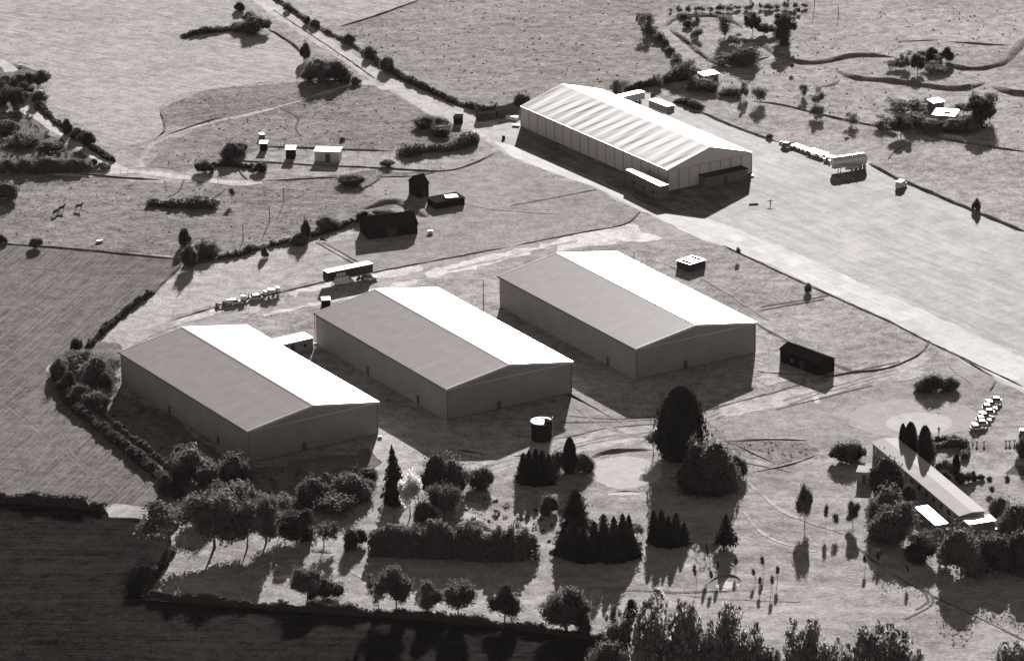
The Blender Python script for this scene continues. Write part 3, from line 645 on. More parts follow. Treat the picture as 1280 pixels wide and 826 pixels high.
# ------------------------------------------------------------------ the three steel hangars
HW, HL, HE, HR = 34.0, 63.12, 7.79, 10.55
def frame(name, b0, yaw, label, cat, group=None): return empty(name, (b0[0], b0[1], 0), yaw, label, cat, group)
def steel_hangar(pos, yaw, label, gdoor, sdoors):
    r = frame('hangar', pos, yaw, label, 'hangar', 'steel hangars in a row')
    prof = [(0, 0), (HW, 0), (HW, HE), (HW/2, HR-.02), (0, HE)]
    w = MB().prism(prof, 0, HL).build('wall', M_wall, r)
    w.data.materials.append(M_wally)
    for p in w.data.polygons:
        if abs(p.normal.x) > .8: p.material_index = 1
    n = Vector((-(HR-HE), 0, HW/2)).normalized()
    roof = None
    for s in (0, 1):
        b = MB(); ex = .35
        x0, x1 = (-ex, HW/2) if s == 0 else (HW/2, HW+ex)
        z = lambda x: HE+(HR-HE)*(1-abs(x-HW/2)/(HW/2))+.1
        b.prism([(x0, z(x0)), (x1, z(x1)), (x1, z(x1)+.16), (x0, z(x0)+.16)], -.3, HL+.3)
        roof = b.build('roof_slope', M_roof, r)
        g = MB().box(x0-.13 if s == 0 else x1-.02, x0+.02 if s == 0 else x1+.13, -.3, HL+.3, z(-ex)-.12, z(-ex)+.13).build('gutter', M_gut, roof)
        b = MB()
        b.prism([(x0, z(x0)-.35), (x1, z(x1)-.35), (x1, z(x1)+.22), (x0, z(x0)+.22)], -.42, -.305)
        b.build('barge_board', M_trim, roof)
        b = MB(); b.prism([(x0, z(x0)-.35), (x1, z(x1)-.35), (x1, z(x1)+.22), (x0, z(x0)+.22)], HL+.305, HL+.42); b.build('barge_board', M_trim, roof)
    MB().box(HW/2-.35, HW/2+.35, -.28, HL+.28, HR+.19, HR+.3).build('ridge_cap', M_roof, r)
    MB().box(.3, HW-.3, -.09, -.004, HE-.25, HE-.02).build('gable_rail', M_lgrey, r)
    MB().box(.05, HW-.05, -.07, -.004, 0, .3).build('plinth', M_grey, r)
    for x in (.12, HW-.12): MB().box(x-.12, x+.12, -.14, -.005, .3, HE-.27).build('corner_post', M_grey, r)
    d = MB().box(gdoor, gdoor+1.0, -.12, -.075, 0.02, 2.1).build('door', M_door, r)
    MB().box(gdoor-.08, gdoor+1.08, -.2, -.13, 2.12, 2.2).build('door_hood', M_grey, d)
    for y in sdoors:
        d = MB().box(-.1, -.004, y, y+1.0, .02, 2.1).build('door', M_door, r)
        MB().box(-.2, -.104, y-.08, y+1.08, 2.12, 2.2).build('door_hood', M_grey, d)
    return r
A0, AY = (-60.34, 1036.37), .5435
B0, BY = (-15.41, 1061.85), .5333
C0, CY = (29.17, 1087.50), .5331
hA = steel_hangar(A0, AY, 'grey steel hangar nearest the dark ploughed field, leftmost of the three', 14, (14, 38))
hB = steel_hangar(B0, BY, 'middle grey steel hangar with a white lean-to against its far corner', 13.5, (13, 37))
hC = steel_hangar(C0, CY, 'grey steel hangar nearest the concrete apron, rightmost of the three', 13.5, (12,))
b = MB(); b.tube((-.25, HL+.2, .3), (-.25, HL+.2, HE-.1), .12); b.box(-.5, 0, HL, HL+.45, 0, .3); b.build('downpipe', M_trim, hB)

# tent hangar
D0, DY, DW, DL, DE, DR = (41.91, 1232.60), .5707, 27.3, 71.35, 5.60, 9.63
hD = frame('tent_hangar', D0, DY, 'long white fabric tent hangar with a rippled roof beside the apron', 'hangar')
b = MB(); b.prism([(0, 0), (DW, 0), (DW, DE), (DW/2, DR-.15), (0, DE)], .02, DL-.02); wl = b.build('wall', M_tentw, hD)
NB = 15
def tent_roof(s):
    nx, ny = 22, 300; rng = np.random.default_rng(5+s)
    ph = rng.normal(size=20)*.35
    V = []
    for j in range(ny+1):
        y = -.25+(DL+.5)*j/ny; bay = np.clip(y/DL, 0, 1)*NB
        for i in range(nx+1):
            u = i/nx; x = u*DW/2
            k = bay+.16*math.sin(u*2.2+bay*.55)+.12*math.sin(u*4+bay*1.1)*math.sin(bay*.45)
            amp = (.15+.04*math.sin(bay*1.3+1))*(math.sin(math.pi*min(1, u*.9+.07))**.6)
            z = DE+(DR-DE)*(u**.96)-.05-amp*(.5-.5*math.cos(2*math.pi*k))*.85+.012*math.sin(k*14+u*9)*math.sin(math.pi*u)
            z += .3
            V.append(((x-.2*(1-u)) if s == 0 else DW-(x-.2*(1-u)), y, z))
    m_ = nx+1
    Q = [(j*m_+i, j*m_+i+1, (j+1)*m_+i+1, (j+1)*m_+i) if s else (j*m_+i, (j+1)*m_+i, (j+1)*m_+i+1, j*m_+i+1) for j in range(ny) for i in range(nx)]
    me = np_mesh('roof_slope', V, Q, None, M_tent, True)
    if me.polygons[10].normal.z < 0: me.flip_normals()
    return link('roof_slope', me, hD)
for s in (0, 1): tent_roof(s)
b = MB(); b.prism([(-.1, DE-.05), (DW+.1, DE-.05), (DW/2, DR+.1)], -.12, -.01); b.build('gable_panel', M_tentw, hD)
b = MB(); b.box(-.14, -.02, -.1, DL+.1, DE-.1, DE+.3); b.build('eave_rail', M_lgrey, hD)
b = MB(); b.box(0, DW, -.16, -.125, DE-.12, DE+.02); b.build('gable_rail', M_seam, hD)
for k in range(18):
    y = DL*k/17; MB().box(-.12, -.005, y-.09, y+.09, 0, DE-.12).build('wall_seam', M_seam, hD)
for k in range(9):
    x = .1+(DW-.2)*k/8; MB().box(x-.08, x+.08, -.17, -.02, 0, DE-.14).build('gable_seam', M_seam, hD)

# ------------------------------------------------------------------ sheds and huts
def gable_hut(name, p0, p1, w, he, hr, label, cat, mw_, mr, group=None, door=None, extra=None, over=.25, along=True, windows=0):
    """p0,p1: ground ends of the side turned to the camera; ridge runs p0>p1"""
    d = p1-p0; L = d.length; yaw = math.atan2(d.y, d.x)
    r = empty(name, p0, yaw, label, cat, group)
    MB().prismx([(0, 0), (w, 0), (w, he), (w/2, hr-.03), (0, he)], 0, L).build('wall', mw_, r)
    for s in (0, 1):
        y0, y1 = (-over, w/2) if s == 0 else (w/2, w+over); z = lambda y: he+(hr-he)*(1-abs(y-w/2)/(w/2))+.05
        MB().prismx([(y0, z(y0)), (y1, z(y1)), (y1, z(y1)+.1), (y0, z(y0)+.1)], -over, L+over).build('roof_slope', mr, r)
    if door: 
        x, dw, dh = door; MB().box(x, x+dw, -.06, -.004, 0.02, dh).build('door', M_door if mw_ != M_dkwood else M_rust, r)
    for i in range(windows):
        x = L*(i+.7)/(windows+.5); MB().box(x, x+.9, -.05, -.004, 1.0, 1.8).build('window', M_glass, r)
    return r, L
def flat_hut(name, p0, p1, w, h, label, cat, mw_, mr, group=None, slope=.15, door=None, windows=0, over=.2):
    d = p1-p0; L = d.length; yaw = math.atan2(d.y, d.x)
    r = empty(name, p0, yaw, label, cat, group)
    MB().prismx([(0, 0), (w, 0), (w, h+slope), (0, h)], 0, L).build('wall', mw_, r)
    z = lambda y: h+slope*y/w+.02
    MB().prismx([(-over, z(-over)), (w+over, z(w+over)), (w+over, z(w+over)+.14), (-over, z(-over)+.14)], -over, L+over).build('roof', mr, r)
    if door: x, dw, dh = door; MB().box(x, x+dw, -.06, -.004, .02, dh).build('door', M_door, r)
    for i in range(windows):
        x = L*(i+.7)/(windows+.5); MB().box(x, x+.9, -.05, -.004, 1.0, 1.8).build('window', M_glass, r)
    return r, L
def top2(x0, y0, x1, y1, h):       # ground points under two surveyed eave points at height h
    a, c = G(x0, y0, h), G(x1, y1, h); a.z = c.z = 0
    return a, c
# lean-to between the left and middle hangars
a, c = top2(354, 431, 391, 422.5, 2.8)
flat_hut('lean_to', a, c, 4.4, 2.8, 'white-roofed lean-to shed between the left and middle hangars', 'shed', M_brick, M_white, door=(2, 1.2, 2.2), windows=2, slope=.08)
# tent annexes, in the tent frame
def in_frame(o0, yaw, x, y): return Vector((o0[0]+math.cos(yaw)*x-math.sin(yaw)*y, o0[1]+math.sin(yaw)*x+math.cos(yaw)*y, 0))
a = in_frame(D0, DY, 9.8, -3.4); c = in_frame(D0, DY, 23.5, -3.4)
flat_hut('site_cabin', a, c, 2.9, 2.7, 'long dark flat-roofed cabin standing across the tent gable', 'cabin', M_grey, M_rust, door=(6, 1.1, 2.1), slope=.05)
# dark timber barns
a, c = top2(460.5, 291, 521, 284, 2.6)
r, L = gable_hut('barn', G(461, 299.5), G(522, 292), 7.5, 2.6, 5.0, 'long black timber barn with a pale ridge seam, beside the perimeter track', 'barn', M_dkwood, M_dkroof, door=(5, 2.6, 2.4))
MB().box(-.2, L+.2, -.16, -.06, 2.52, 2.6).build('eave_board', M_wood, r)
MB().box(2.55, 2.7, -.2, 3.7, 0, .001) if False else None
r, L = gable_hut('barn', G(525, 248), G(536, 245.5), 5.2, 3.6, 5.6, 'small tall black barn with its gable to the road, behind the long black barn', 'barn', M_dkwood, M_dkroof, door=(.8, 1.4, 2.2))
flat_hut('shed', G(545, 262), G(581, 255.5), 5, 1.7, 'low black open shed with a pale sheet on its roof, right of the small barn', 'shed', M_dkwood, M_dkroof)
a = in_frame((G(545, 262).x, G(545, 262).y), math.atan2(G(581, 255.5).y-G(545, 262).y, G(581, 255.5).x-G(545, 262).x), 3.6, 1.2)
o = MB().box(0, 3.4, 0, 2.6, 1.95, 2.3, .05).build('tarpaulin', M_lgrey, None, a, .2); tag(o, 'pale folded sheet lying on the low black shed', 'tarpaulin')
r, L = gable_hut('storage_hut', G(975, 452), G(1023, 470), 5.2, 3.2, 4.3, 'black gabled hut standing alone right of the hangars', 'hut', M_dkwood, M_dkroof, door=(7, 1.6, 2.3), windows=2)
a, c = top2(393, 189.5, 424, 190.5, 2.7)
flat_hut('stable', a, c, 3.6, 2.7, 'longest white-roofed pale stable in the paddocks', 'stable', M_lgrey, M_white, door=(3, 1.3, 2.2), windows=1)
a, c = top2(357, 187.5, 368.5, 187.5, 2.6)
flat_hut('field_shelter', a, c, 3, 2.6, 'square dark field shelter with white roof, left of the long stable', 'shed', M_dkwood, M_white)
a, c = top2(324.5, 180, 333.5, 180, 2.0)
flat_hut('field_shelter', a, c, 2.2, 2.0, 'small dark shelter with a white roof beside the paddock bushes', 'shed', M_dkwood, M_white)
a, c = top2(326, 168, 331, 167, 1.6)
flat_hut('feed_bin', a, c, 1.2, 1.3, 'small white-lidded feed bin in the grass above the shelters', 'bin', M_grey, M_white, over=.05)
a, c = top2(880, 95, 898, 92, 3.0)
flat_hut('caravan', a, c, 3.2, 2.9, 'white-roofed dark caravan parked among bushes behind the tent hangar', 'caravan', M_grey, M_white, windows=2)
a, c = top2(1167, 129, 1180, 127, 2.4)
flat_hut('garden_shed', a, c, 3.2, 2.3, 'smaller white-roofed shed in the thicket, upper of two', 'shed', M_grey, M_white)
a, c = top2(1166, 143, 1193, 145, 2.8)
r, L = flat_hut('bungalow', a, c, 5.5, 2.6, 'white flat-roofed bungalow with a roof hatch behind the dark thicket', 'building', M_brick, M_white, windows=2)
MB().box(2.6, 4.4, 2.0, 3.0, 2.9, 3.15).build('roof_hatch', M_grey, r)
a, c = top2(1171.5, 70.5, 1178, 69.5, 2.4)
gable_hut('garden_shed', a, c, 2.2, 2.1, 2.7, 'tiny white-roofed shed between two trees on the far bank', 'shed', M_grey, M_white)
flat_hut('dark_hut', G(567, 156), G(576, 156.5), 2.6, 2.0, 'small black hut at the edge of the old runway', 'hut', M_dkwood, M_dkroof)
flat_hut('shipping_container', G(598.5, 152.5), G(619, 150), 2.4, 1.9, 'dark container nearest the old runway end', 'container', M_rust, M_dkroof, over=.02)
flat_hut('shipping_container', G(622, 148.5), G(648, 143), 2.4, 1.9, 'longer dark container beside the far corner of the tent hangar', 'container', M_rust, M_dkroof, over=.02)
flat_hut('clubhouse_shed', G(1071, 603.5), G(1087, 604.5), 3.4, 2.6, 'small hut with a pale felt roof left of the clubhouse', 'hut', M_brick, M_felt, door=(1.2, .9, 2))

# clubhouse: long low building
zc = 3.0
q0, q1 = G(1091, 553, zc), G(1200, 644.5, zc); q0.z = q1.z = 0
rt = G(1230, 640, zc); rt.z = 0
d = (q0-q1); CLL = d.length; CYAW = math.atan2(d.y, d.x)
nrm_ = Vector((math.sin(CYAW), -math.cos(CYAW), 0)); CLW = abs((rt-q1).dot(nrm_))
# local: x from the near end to the far end, -y to the right
r = empty('clubhouse', q1, CYAW, 'long low clubhouse with pale felt roof among trees on the right', 'building')
CL = r
MB().prismx([(0, 0), (-CLW, 0), (-CLW, 3.2), (-CLW*.5, 3.4), (0, 2.9)], 0, CLL).build('wall', M_brick, r)
b = MB(); b.prismx([(.35, 2.92), (-CLW*.5, 3.42), (-CLW*.5, 3.58), (.35, 3.08)], -.3, CLL+.3); rf = b.build('roof_slope', M_felt, r)
b = MB(); b.prismx([(-CLW*.5-.01, 3.42), (-CLW-.35, 3.2), (-CLW-.35, 3.36), (-CLW*.5-.01, 3.58)], -.3, CLL+.3); b.build('roof_slope', M_felt, r)
for k in range(12): MB().box(CLL*(k+.3)/12, CLL*(k+.3)/12+1.5, .004, .06, 1.0, 2.1).build('window', M_glass, r)
for k in range(3): MB().box(-.06, -.004, -CLW*(k+.6)/3.4-.5, -CLW*(k+.6)/3.4+.5, 1.0, 2.1).build('window', M_glass, r)
a, c = top2(1212, 655, 1244, 650, 2.6)
flat_hut('club_annexe', a, c, 3.0, 2.5, 'white-roofed annexe across the near end of the clubhouse', 'shed', M_brick, M_white, slope=.05)
a, c = top2(1145, 634, 1170, 656, 2.2)
flat_hut('buggy_shed', a, c, 2.6, 2.1, 'narrow white-roofed shed beside the long wall of the clubhouse', 'shed', M_brick, M_white, slope=.1, windows=2)
# ------------------------------------------------------------------ vehicles
def wheel(parent, x, y, r=.32, w=.22):
    o = MB().tube((x, y-w/2, r), (x, y+w/2, r), r, n=14).build('wheel', M_black, parent)
    MB().tube((x, y-w/2-.015, r), (x, y+w/2+.015, r), r*.55, n=10).build('rim', M_lgrey, o)
    return o
def vroot(name, a, c, label, cat, group=None):
    d = c-a; return empty(name, (a+c)/2, math.atan2(d.y, d.x), label, cat, group)
def car(name, p, yaw, label, paint, group=None, L=3.9, Wd=1.7, H=1.45, cat='car', van=False):
    r = empty(name, p, yaw, label, cat, group); w = Wd/2
    b = MB()
    if van: prof = [(-L/2, .35), (L/2, .35), (L/2, .95), (L/2-.75, 1.1), (-L/2, 1.1)]
    else: prof = [(-L/2, .35), (L/2-.05, .32), (L/2, .65), (L/2-.95, .9), (-L/2+.25, .93), (-L/2, .8)]
    b.prism(prof, -w, w)
    body = b.build('body', paint, r); bv = body.modifiers.new('bevel', 'BEVEL'); bv.width = .07; bv.segments = 2
    cab = MB()
    if van: g = [(-L/2+.02, 1.1), (L/2-.78, 1.1), (L/2-1.35, H), (-L/2+.02, H)]
    else: g = [(-L/2+.3, .92), (L/2-1.0, .9), (L/2-1.75, H-.06), (-L/2+.75, H-.06)]
    cab.prism(g, -w+.1, w-.1); cab.build('windows', M_glass if not van else paint, r)
    t = MB(); 
    if van: t.box(-L/2+.02, L/2-1.3, -w+.08, w-.08, H-.02, H+.05)
    else: t.box(-L/2+.72, L/2-1.72, -w+.12, w-.12, H-.08, H)
    t.build('roof', paint, r)
    if van: MB().prism([(L/2-1.3, 1.12), (L/2-.85, 1.12), (L/2-1.3, H-.1)], -w+.06, w-.06).build('windscreen', M_glass, r)
    for x in (-L/2+.7, L/2-.75):
        for y in (-w+.08, w-.08): wheel(r, x, y)
    for y in (-w+.25, w-.25): MB().box(L/2-.03, L/2+.03, y-.14, y+.14, .6, .76).build('headlight', M_lgrey, r)
    return r
def semitrailer(name, a, c, label, side, roof, h=3.7, w=2.5, legs=True, group=None):
    nn = Vector((-(c-a).y, (c-a).x, 0)).normalized(); nn = nn if nn.y > 0 else -nn
    a, c = a+nn*w/2, c+nn*w/2
    r = vroot(name, a, c, label, 'trailer', group); L = (c-a).length
    MB().box(-L/2, L/2, -w/2, w/2, 1.15, h-.05).build('body', side, r)
    MB().box(-L/2-.03, L/2+.03, -w/2-.03, w/2+.03, h-.045, h+.03).build('roof', roof, r)
    MB().box(-L/2+.2, L/2-.2, -.5, .5, .85, 1.14).build('chassis', M_black, r)
    for k in range(2):
        y = -w/2-.03 if k == 0 else w/2+.03
        MB().box(-L/2, L/2, min(y, y*.985), max(y, y*.985), 1.2, 1.42).build('side_rail', M_lgrey, r)
    for x in (-L/2+1.6, -L/2+2.8):
        for y in (-w/2+.2, w/2-.2): wheel(r, x, y, .5, .35)
    if legs:
        for y in (-.7, .7):
            lg = MB().box(L/2-2.6, L/2-2.42, y-.08, y+.08, .06, 1.14).build('landing_leg', M_lgrey, r)
            MB().box(L/2-2.75, L/2-2.27, y-.18, y+.18, 0.0, .06).build('foot', M_grey, lg)
    return r
a, c = top2(409.5, 341, 466, 329.5, 3.7)
r = semitrailer('semitrailer', c, a, 'long dark semitrailer with a white roof parked on the perimeter track', M_rust, M_white, 3.7)
L = (c-a).length
for i, x in enumerate((L*.14, L*.21, L*.28)): MB().box(x-.38, x+.38, 1.275, 1.29, 2.2, 3.0).build('side_panel', M_lgrey, r)
car('van', (G(417, 358)+G(442, 353.5))/2+Vector((0, .5, 0)), math.atan2((G(442, 353.5)-G(417, 358)).y, (G(442, 353.5)-G(417, 358)).x), 'pale van standing in the shade beside the long semitrailer', M_wpaint, L=5.0, Wd=1.95, H=2.05, cat='van', van=True)
car('car', G(463, 350), rad(20), 'small white car partly behind the end of the long semitrailer', M_wpaint, L=3.6, Wd=1.6)
a, c = top2(402, 376, 413, 375.5, 2.0)
flat_hut('tank_cabin', a, c, 2.2, 2.0, 'small square black cabin with a white top by the middle hangar corner', 'cabin', M_dkwood, M_white, over=.04)
a, c = top2(777, 121.5, 806, 115, 3.2)
semitrailer('box_trailer', c, a, 'white-roofed trailer behind the tent hangar nearest the hedge', M_lgrey, M_white, 3.2, 2.5, False)
a, c = top2(811, 125, 834, 133.5, 3.5)
semitrailer('box_trailer', a, c, 'white-roofed trailer on landing legs on the apron behind the tent hangar', M_grey, M_white, 3.5, 2.5)
a, c = top2(783, 212.5, 825, 233, 3.9)
flat_hut('site_cabin', a, c, 2.6, 3.8, 'tall white-topped cabin standing along the near end of the tent hangar wall', 'cabin', M_grey, M_white, slope=.04, over=.08, door=(2.5, 1.1, 2.1), windows=3)
# tanker
a, c = G(1040, 215), G(1083, 208)
r = vroot('tanker_trailer', a, c, 'big rounded tanker trailer gleaming at the edge of the apron', 'tanker'); L = (c-a).length
n = 20; b = MB(); rings = []
for x, s in ((-L/2, .35), (-L/2+.12, .62), (-L/2+.4, .85), (-L/2+.9, 1), (L/2-.9, 1), (L/2-.4, .85), (L/2-.12, .62), (L/2, .35)):
    rings.append([b.bm.verts.new((x, 1.35*s*math.cos(i*6.2832/n), 2.4+1.6*s*math.sin(i*6.2832/n))) for i in range(n)])
for q in range(len(rings)-1):
    for i in range(n): b.bm.faces.new((rings[q][i], rings[q][(i+1) % n], rings[q+1][(i+1) % n], rings[q+1][i]))
b.bm.faces.new(rings[0][::-1]); b.bm.faces.new(rings[-1])
M_tank = mat('polished_tank', .5, .3, .5, metal=.3, c=.06)
b.build('tank', M_tank, r, smooth=True)
for x in (-L/4, 0, L/4): MB().tube((x, 0, 3.95), (x, 0, 4.12), .35, n=12).build('hatch', M_lgrey, r)
MB().box(-L/2+.3, L/2-.3, -.6, .6, .9, 1.33).build('chassis', M_black, r)
MB().box(-1.9, 2.4, -1.28, -1.2, .3, 1.25).build('side_panel', M_lgrey, r)
for x in (L/2-1.2, L/2-2.5, L/2-3.8):
    for y in (-1.05, 1.05): wheel(r, x, y, .5, .35)
for y in (-.7, .7): MB().box(-L/2+2.2, -L/2+2.4, y-.08, y+.08, 0, 1.0).build('landing_leg', M_lgrey, r)
car('car', G(1126.5, 234), rad(60), 'small white van at the hedge right of the tanker', M_wpaint, L=3.8, Wd=1.75, H=1.9, cat='van', van=True)
car('car', G(1046, 207), rad(-60), 'white car beside the front of the tanker', M_wpaint, L=3.5, Wd=1.6) if False else None
# junk along the apron edge left of the tanker
def flatbed(a, c, label, h=1.0, w=2.3, m=None):
    r = vroot('flatbed_trailer', a, c, label, 'trailer'); L = (c-a).length
    MB().box(-L/2, L/2, -w/2, w/2, h-.15, h).build('deck', m or M_white, r)
    MB().box(-L/2+.2, L/2-.2, -.4, .4, h-.45, h-.16).build('chassis', M_black, r)
    for x in (-L*.3, L*.25):
        for y in (-w/2+.15, w/2-.15): wheel(r, x, y, .38, .25)
    MB().tube((L/2, 0, h-.3), (L/2+1.2, 0, .45), .06).build('drawbar', M_grey, r)
    return r
flatbed(G(993, 184), G(1011, 191), 'narrow white flatbed trailer in the line of junk left of the tanker', .9, 1.8)
flatbed(G(1012, 191), G(1031, 197.5), 'wide white flatbed trailer between the narrow one and the tanker', 1.1, 2.8)
car('car', G(985, 184.5), rad(-25), 'dark car with pale roof at the far end of the junk line', M_grey, L=3.8)
def stack(name, p, yaw, label, n, m, cat='pallets', sz=1.2):
    r = empty(name, p, yaw, label, cat)
    for k in range(n):
        b = MB(); j = random.uniform(-.06, .06)
        for y in (-sz/2+.08, 0, sz/2-.08): b.box(-sz/2+j, sz/2+j, y-.05, y+.05, k*.16, k*.16+.09)
        for i in range(6): x = -sz/2+.1+i*(sz-.2)/5; b.box(x-.08+j, x+.08+j, -sz/2, sz/2, k*.16+.092, k*.16+.115)
        b.build('pallet', m, r)
    return r
def drum(p, label, m, group=None, hh=.9, rr=.3):
    r = empty('drum', p, 0, label, 'drum', group)
    MB().tube((0, 0, 0), (0, 0, hh), rr, n=14).build('barrel', m, r)
    MB().tube((0, 0, hh-.02), (0, 0, hh+.02), rr*1.05, n=14).build('rim', M_lgrey, r); return r
stack('pallet_stack', G(977.5, 179.5), .3, 'short pallet stack at the far tip of the apron junk line', 4, M_wood)
stack('pallet_stack', G(1035, 201), .5, 'pallet stack touching the front of the tanker', 7, M_wood)
drum(G(1031, 202), 'white drum in front of the tanker, left of two', M_wpaint)
drum(G(1037, 204), 'white drum in front of the tanker, right of two', M_wpaint)
tag(MB().box(-2.2, 2.2, -.7, .7, 0.02, .5, .05).build('board_stack', M_white, None, G(1040, 198), -.5), 'stack of white boards lying behind the tanker front', 'boards')
# junk row on the perimeter track
a, c = G(329, 374), G(350, 369)
r = flatbed(a, c, 'high-sided trailer heaped with white sacks at the right end of the scrap row', 1.1, 2.3, M_rust)
for k in range(4):
    p = a.lerp(c, .14+.24*k); b = MB(); b.box(-.5, .5, -.8, .8, 1.12, 2.1+.25*(k % 2), .15)
    tag(b.build('bulk_bag', M_white, None, p, .3), ('white bulk bag on the scrap-row trailer, '+('leftmost of four', 'second from the left', 'third from the left', 'rightmost of four')[k]), 'bag', 'bulk bags on the trailer')
def implement(p, yaw, label, kind):
    r = empty('farm_implement', p, yaw, label, 'implement')
    MB().box(-1.6, 1.6, -.1, .1, .6, .8).build('beam', M_rust, r); MB().box(-1.2, 1.2, .5, .7, .55, .72).build('beam', M_rust, r)
    for x in (-1.2, -.4, .4, 1.2): MB().tube((x, 0, .7), (x, .55, .62), .06, n=6).build('tine', M_rust, r)
    for y in (-.5, 1.0): wheel(r, -1.2, y, .45, .2)
    if kind == 0: MB().box(-.9, 1.0, -.6, .6, .85, 1.5, .05, .25).build('hopper', M_white, r)
    if kind == 1: MB().box(-.3, .9, -.6, .6, .85, 1.9, .05).build('cab', M_white, r)
    if kind == 2:
        for x in (-.8, 0, .9): MB().tube((x, 0, .8), (x, .1, 2.2), .09).build('post', M_rust, r)
    return r
implement(G(278, 384), .2, 'low rusty implement at the left end of the scrap row', 3)
implement(G(287, 381.5), .25, 'implement with a white hopper, left part of the scrap row', 0)
car('car', G(294, 380.5), .2, 'white pickup in the scrap row between two implements', M_wpaint, L=3.9, cat='pickup')
implement(G(303, 378.5), .3, 'implement with a white cab box in the middle of the scrap row', 1)
implement(G(311, 376.5), .3, 'implement with three upright posts in the scrap row', 2)
car('car', G(322, 374.5), .22, 'light grey car in the scrap row next to the sack trailer', M_lgrey, L=4.0)
# open skip in the grass right of the far hangar
a, c = top2(845.5, 327.5, 857, 331.5, 2.0); a, c = G(846, 335), G(862, 340.5)
d = c-a; r = empty('skip', a, math.atan2(d.y, d.x), 'dark open skip with a white rim and cross boards on the grass', 'skip'); L = d.length; w = 5.5
b = MB(); t = .12
for x0, x1, y0, y1 in ((0, L, 0, t), (0, L, w-t, w), (0, t, t, w-t), (L-t, L, t, w-t)): b.box(x0, x1, y0, y1, 0, 1.9)
b.box(t, L-t, t, w-t, 0.02, .2); b.build('body', M_rust, r)
b = MB()
for x0, x1, y0, y1 in ((-.1, L+.1, -.1, .25), (-.1, L+.1, w-.25, w+.1), (-.1, .25, .25, w-.25), (L-.25, L+.1, .25, w-.25)): b.box(x0, x1, y0, y1, 1.91, 2.1)
b.build('rim', M_white, r)
for y in (1.6, 3.3): MB().box(.27, L-.27, y, y+.7, 1.92, 2.08).build('cross_board', M_white, r)
# round water tank
p = G(677, 549); r = empty('water_tank', p, 0, 'round dark water tank with a white rim in front of the middle hangar', 'tank')
R_, H_ = 2.35, 4.3; n = 28; b = MB()
b.tube((0, 0, 0), (0, 0, H_), R_, n=n); b.build('shell', M_dkwood, r)
b = MB()
for i in range(n):
    a0, a1 = i*6.2832/n, (i+1)*6.2832/n
    P = lambda a, q, z: (q*math.cos(a), q*math.sin(a), z)
    b.poly([P(a0, R_+.05, H_+.01), P(a1, R_+.05, H_+.01), P(a1, R_+.05, H_+.3), P(a0, R_+.05, H_+.3)]); b.poly([P(a0, R_+.05, H_+.3), P(a1, R_+.05, H_+.3), P(a1, R_-.25, H_+.3), P(a0, R_-.25, H_+.3)])
    b.poly([P(a0, R_-.25, H_+.3), P(a1, R_-.25, H_+.3), P(a1, R_-.25, H_+.01), P(a0, R_-.25, H_+.01)])
b.build('rim', M_white, r)
MB().tube((0, 0, H_+.004), (0, 0, H_+.1), R_-.3, n=n).build('lid', M_lgrey, r)
MB().box(R_*.25, R_*1.02, -R_*.95, -R_*.2, H_-.9, H_+.75).build('valve_box', M_dkwood, r)
for dx in (-.25, .25): MB().tube((R_+.2, dx, 0), (R_+.2, dx, H_+1.1), .05, n=6).build('ladder_rail', M_lgrey, r)
MB().tube((R_+.2, .25, H_+1.0), (-.3, .6, H_+1.0), .04, n=6).build('handrail', M_lgrey, r)
# row of white cars at the club
GC = 'white cars parked in a row'
names = ['nearest white car of the row, at its lower left end', 'second white car from the near end of the row', 'third white car from the near end of the row', 'fourth white car from the near end of the row',
         'fourth white car from the far end of the row', 'third white car from the far end of the row', 'second white car from the far end of the row', 'farthest white car of the row, by the apron']
for i in range(8):
    f = i/7; p = G(1222.5+f*20, 537.5-f*34)
    car('car', p+Vector((random.uniform(-.15, .15), random.uniform(-.2, .2), 0)), rad(2+random.uniform(-4, 4)+(180 if i % 3 == 1 else 0)), names[i], M_wpaint, GC, 3.7, 1.65, 1.45+.1*(i % 2))
car('car', G(1233, 672), rad(-32), 'white car by the club annexe, left of two', M_wpaint, None, 4.0, 1.8, 1.5); car('car', G(1249, 668), rad(-32), 'white car by the club annexe, right of two', M_wpaint, None, 4.0, 1.8, 1.5)
car('car', G(1179, 663), rad(-30), 'white car half hidden by trees behind the buggy shed', M_wpaint, None, 3.6)
car('car', G(1279, 543), rad(80), 'dark car at the right edge of the forecourt', M_door, None, 4.0)
for i, (x, y) in enumerate(((1210.4, 556), (1221, 556), (1230, 556), (1257.5, 555), (1262, 555), (1268, 554.5))):
    r = empty('marker_post', G(x, y), 0, 'white-headed marker post on the forecourt, '+('leftmost of the left three', 'middle of the left three', 'rightmost of the left three', 'leftmost of the right three', 'middle of the right three', 'rightmost of the right three')[i], 'marker', 'white marker posts')
    MB().tube((0, 0, 0), (0, 0, .5), .12, n=8).build('post', M_grey, r)
    b = MB(); bmesh.ops.create_icosphere(b.bm, subdivisions=2, radius=.36, matrix=Matrix.Translation((0, 0, .78))); b.build('head', M_wpaint, r, smooth=True)
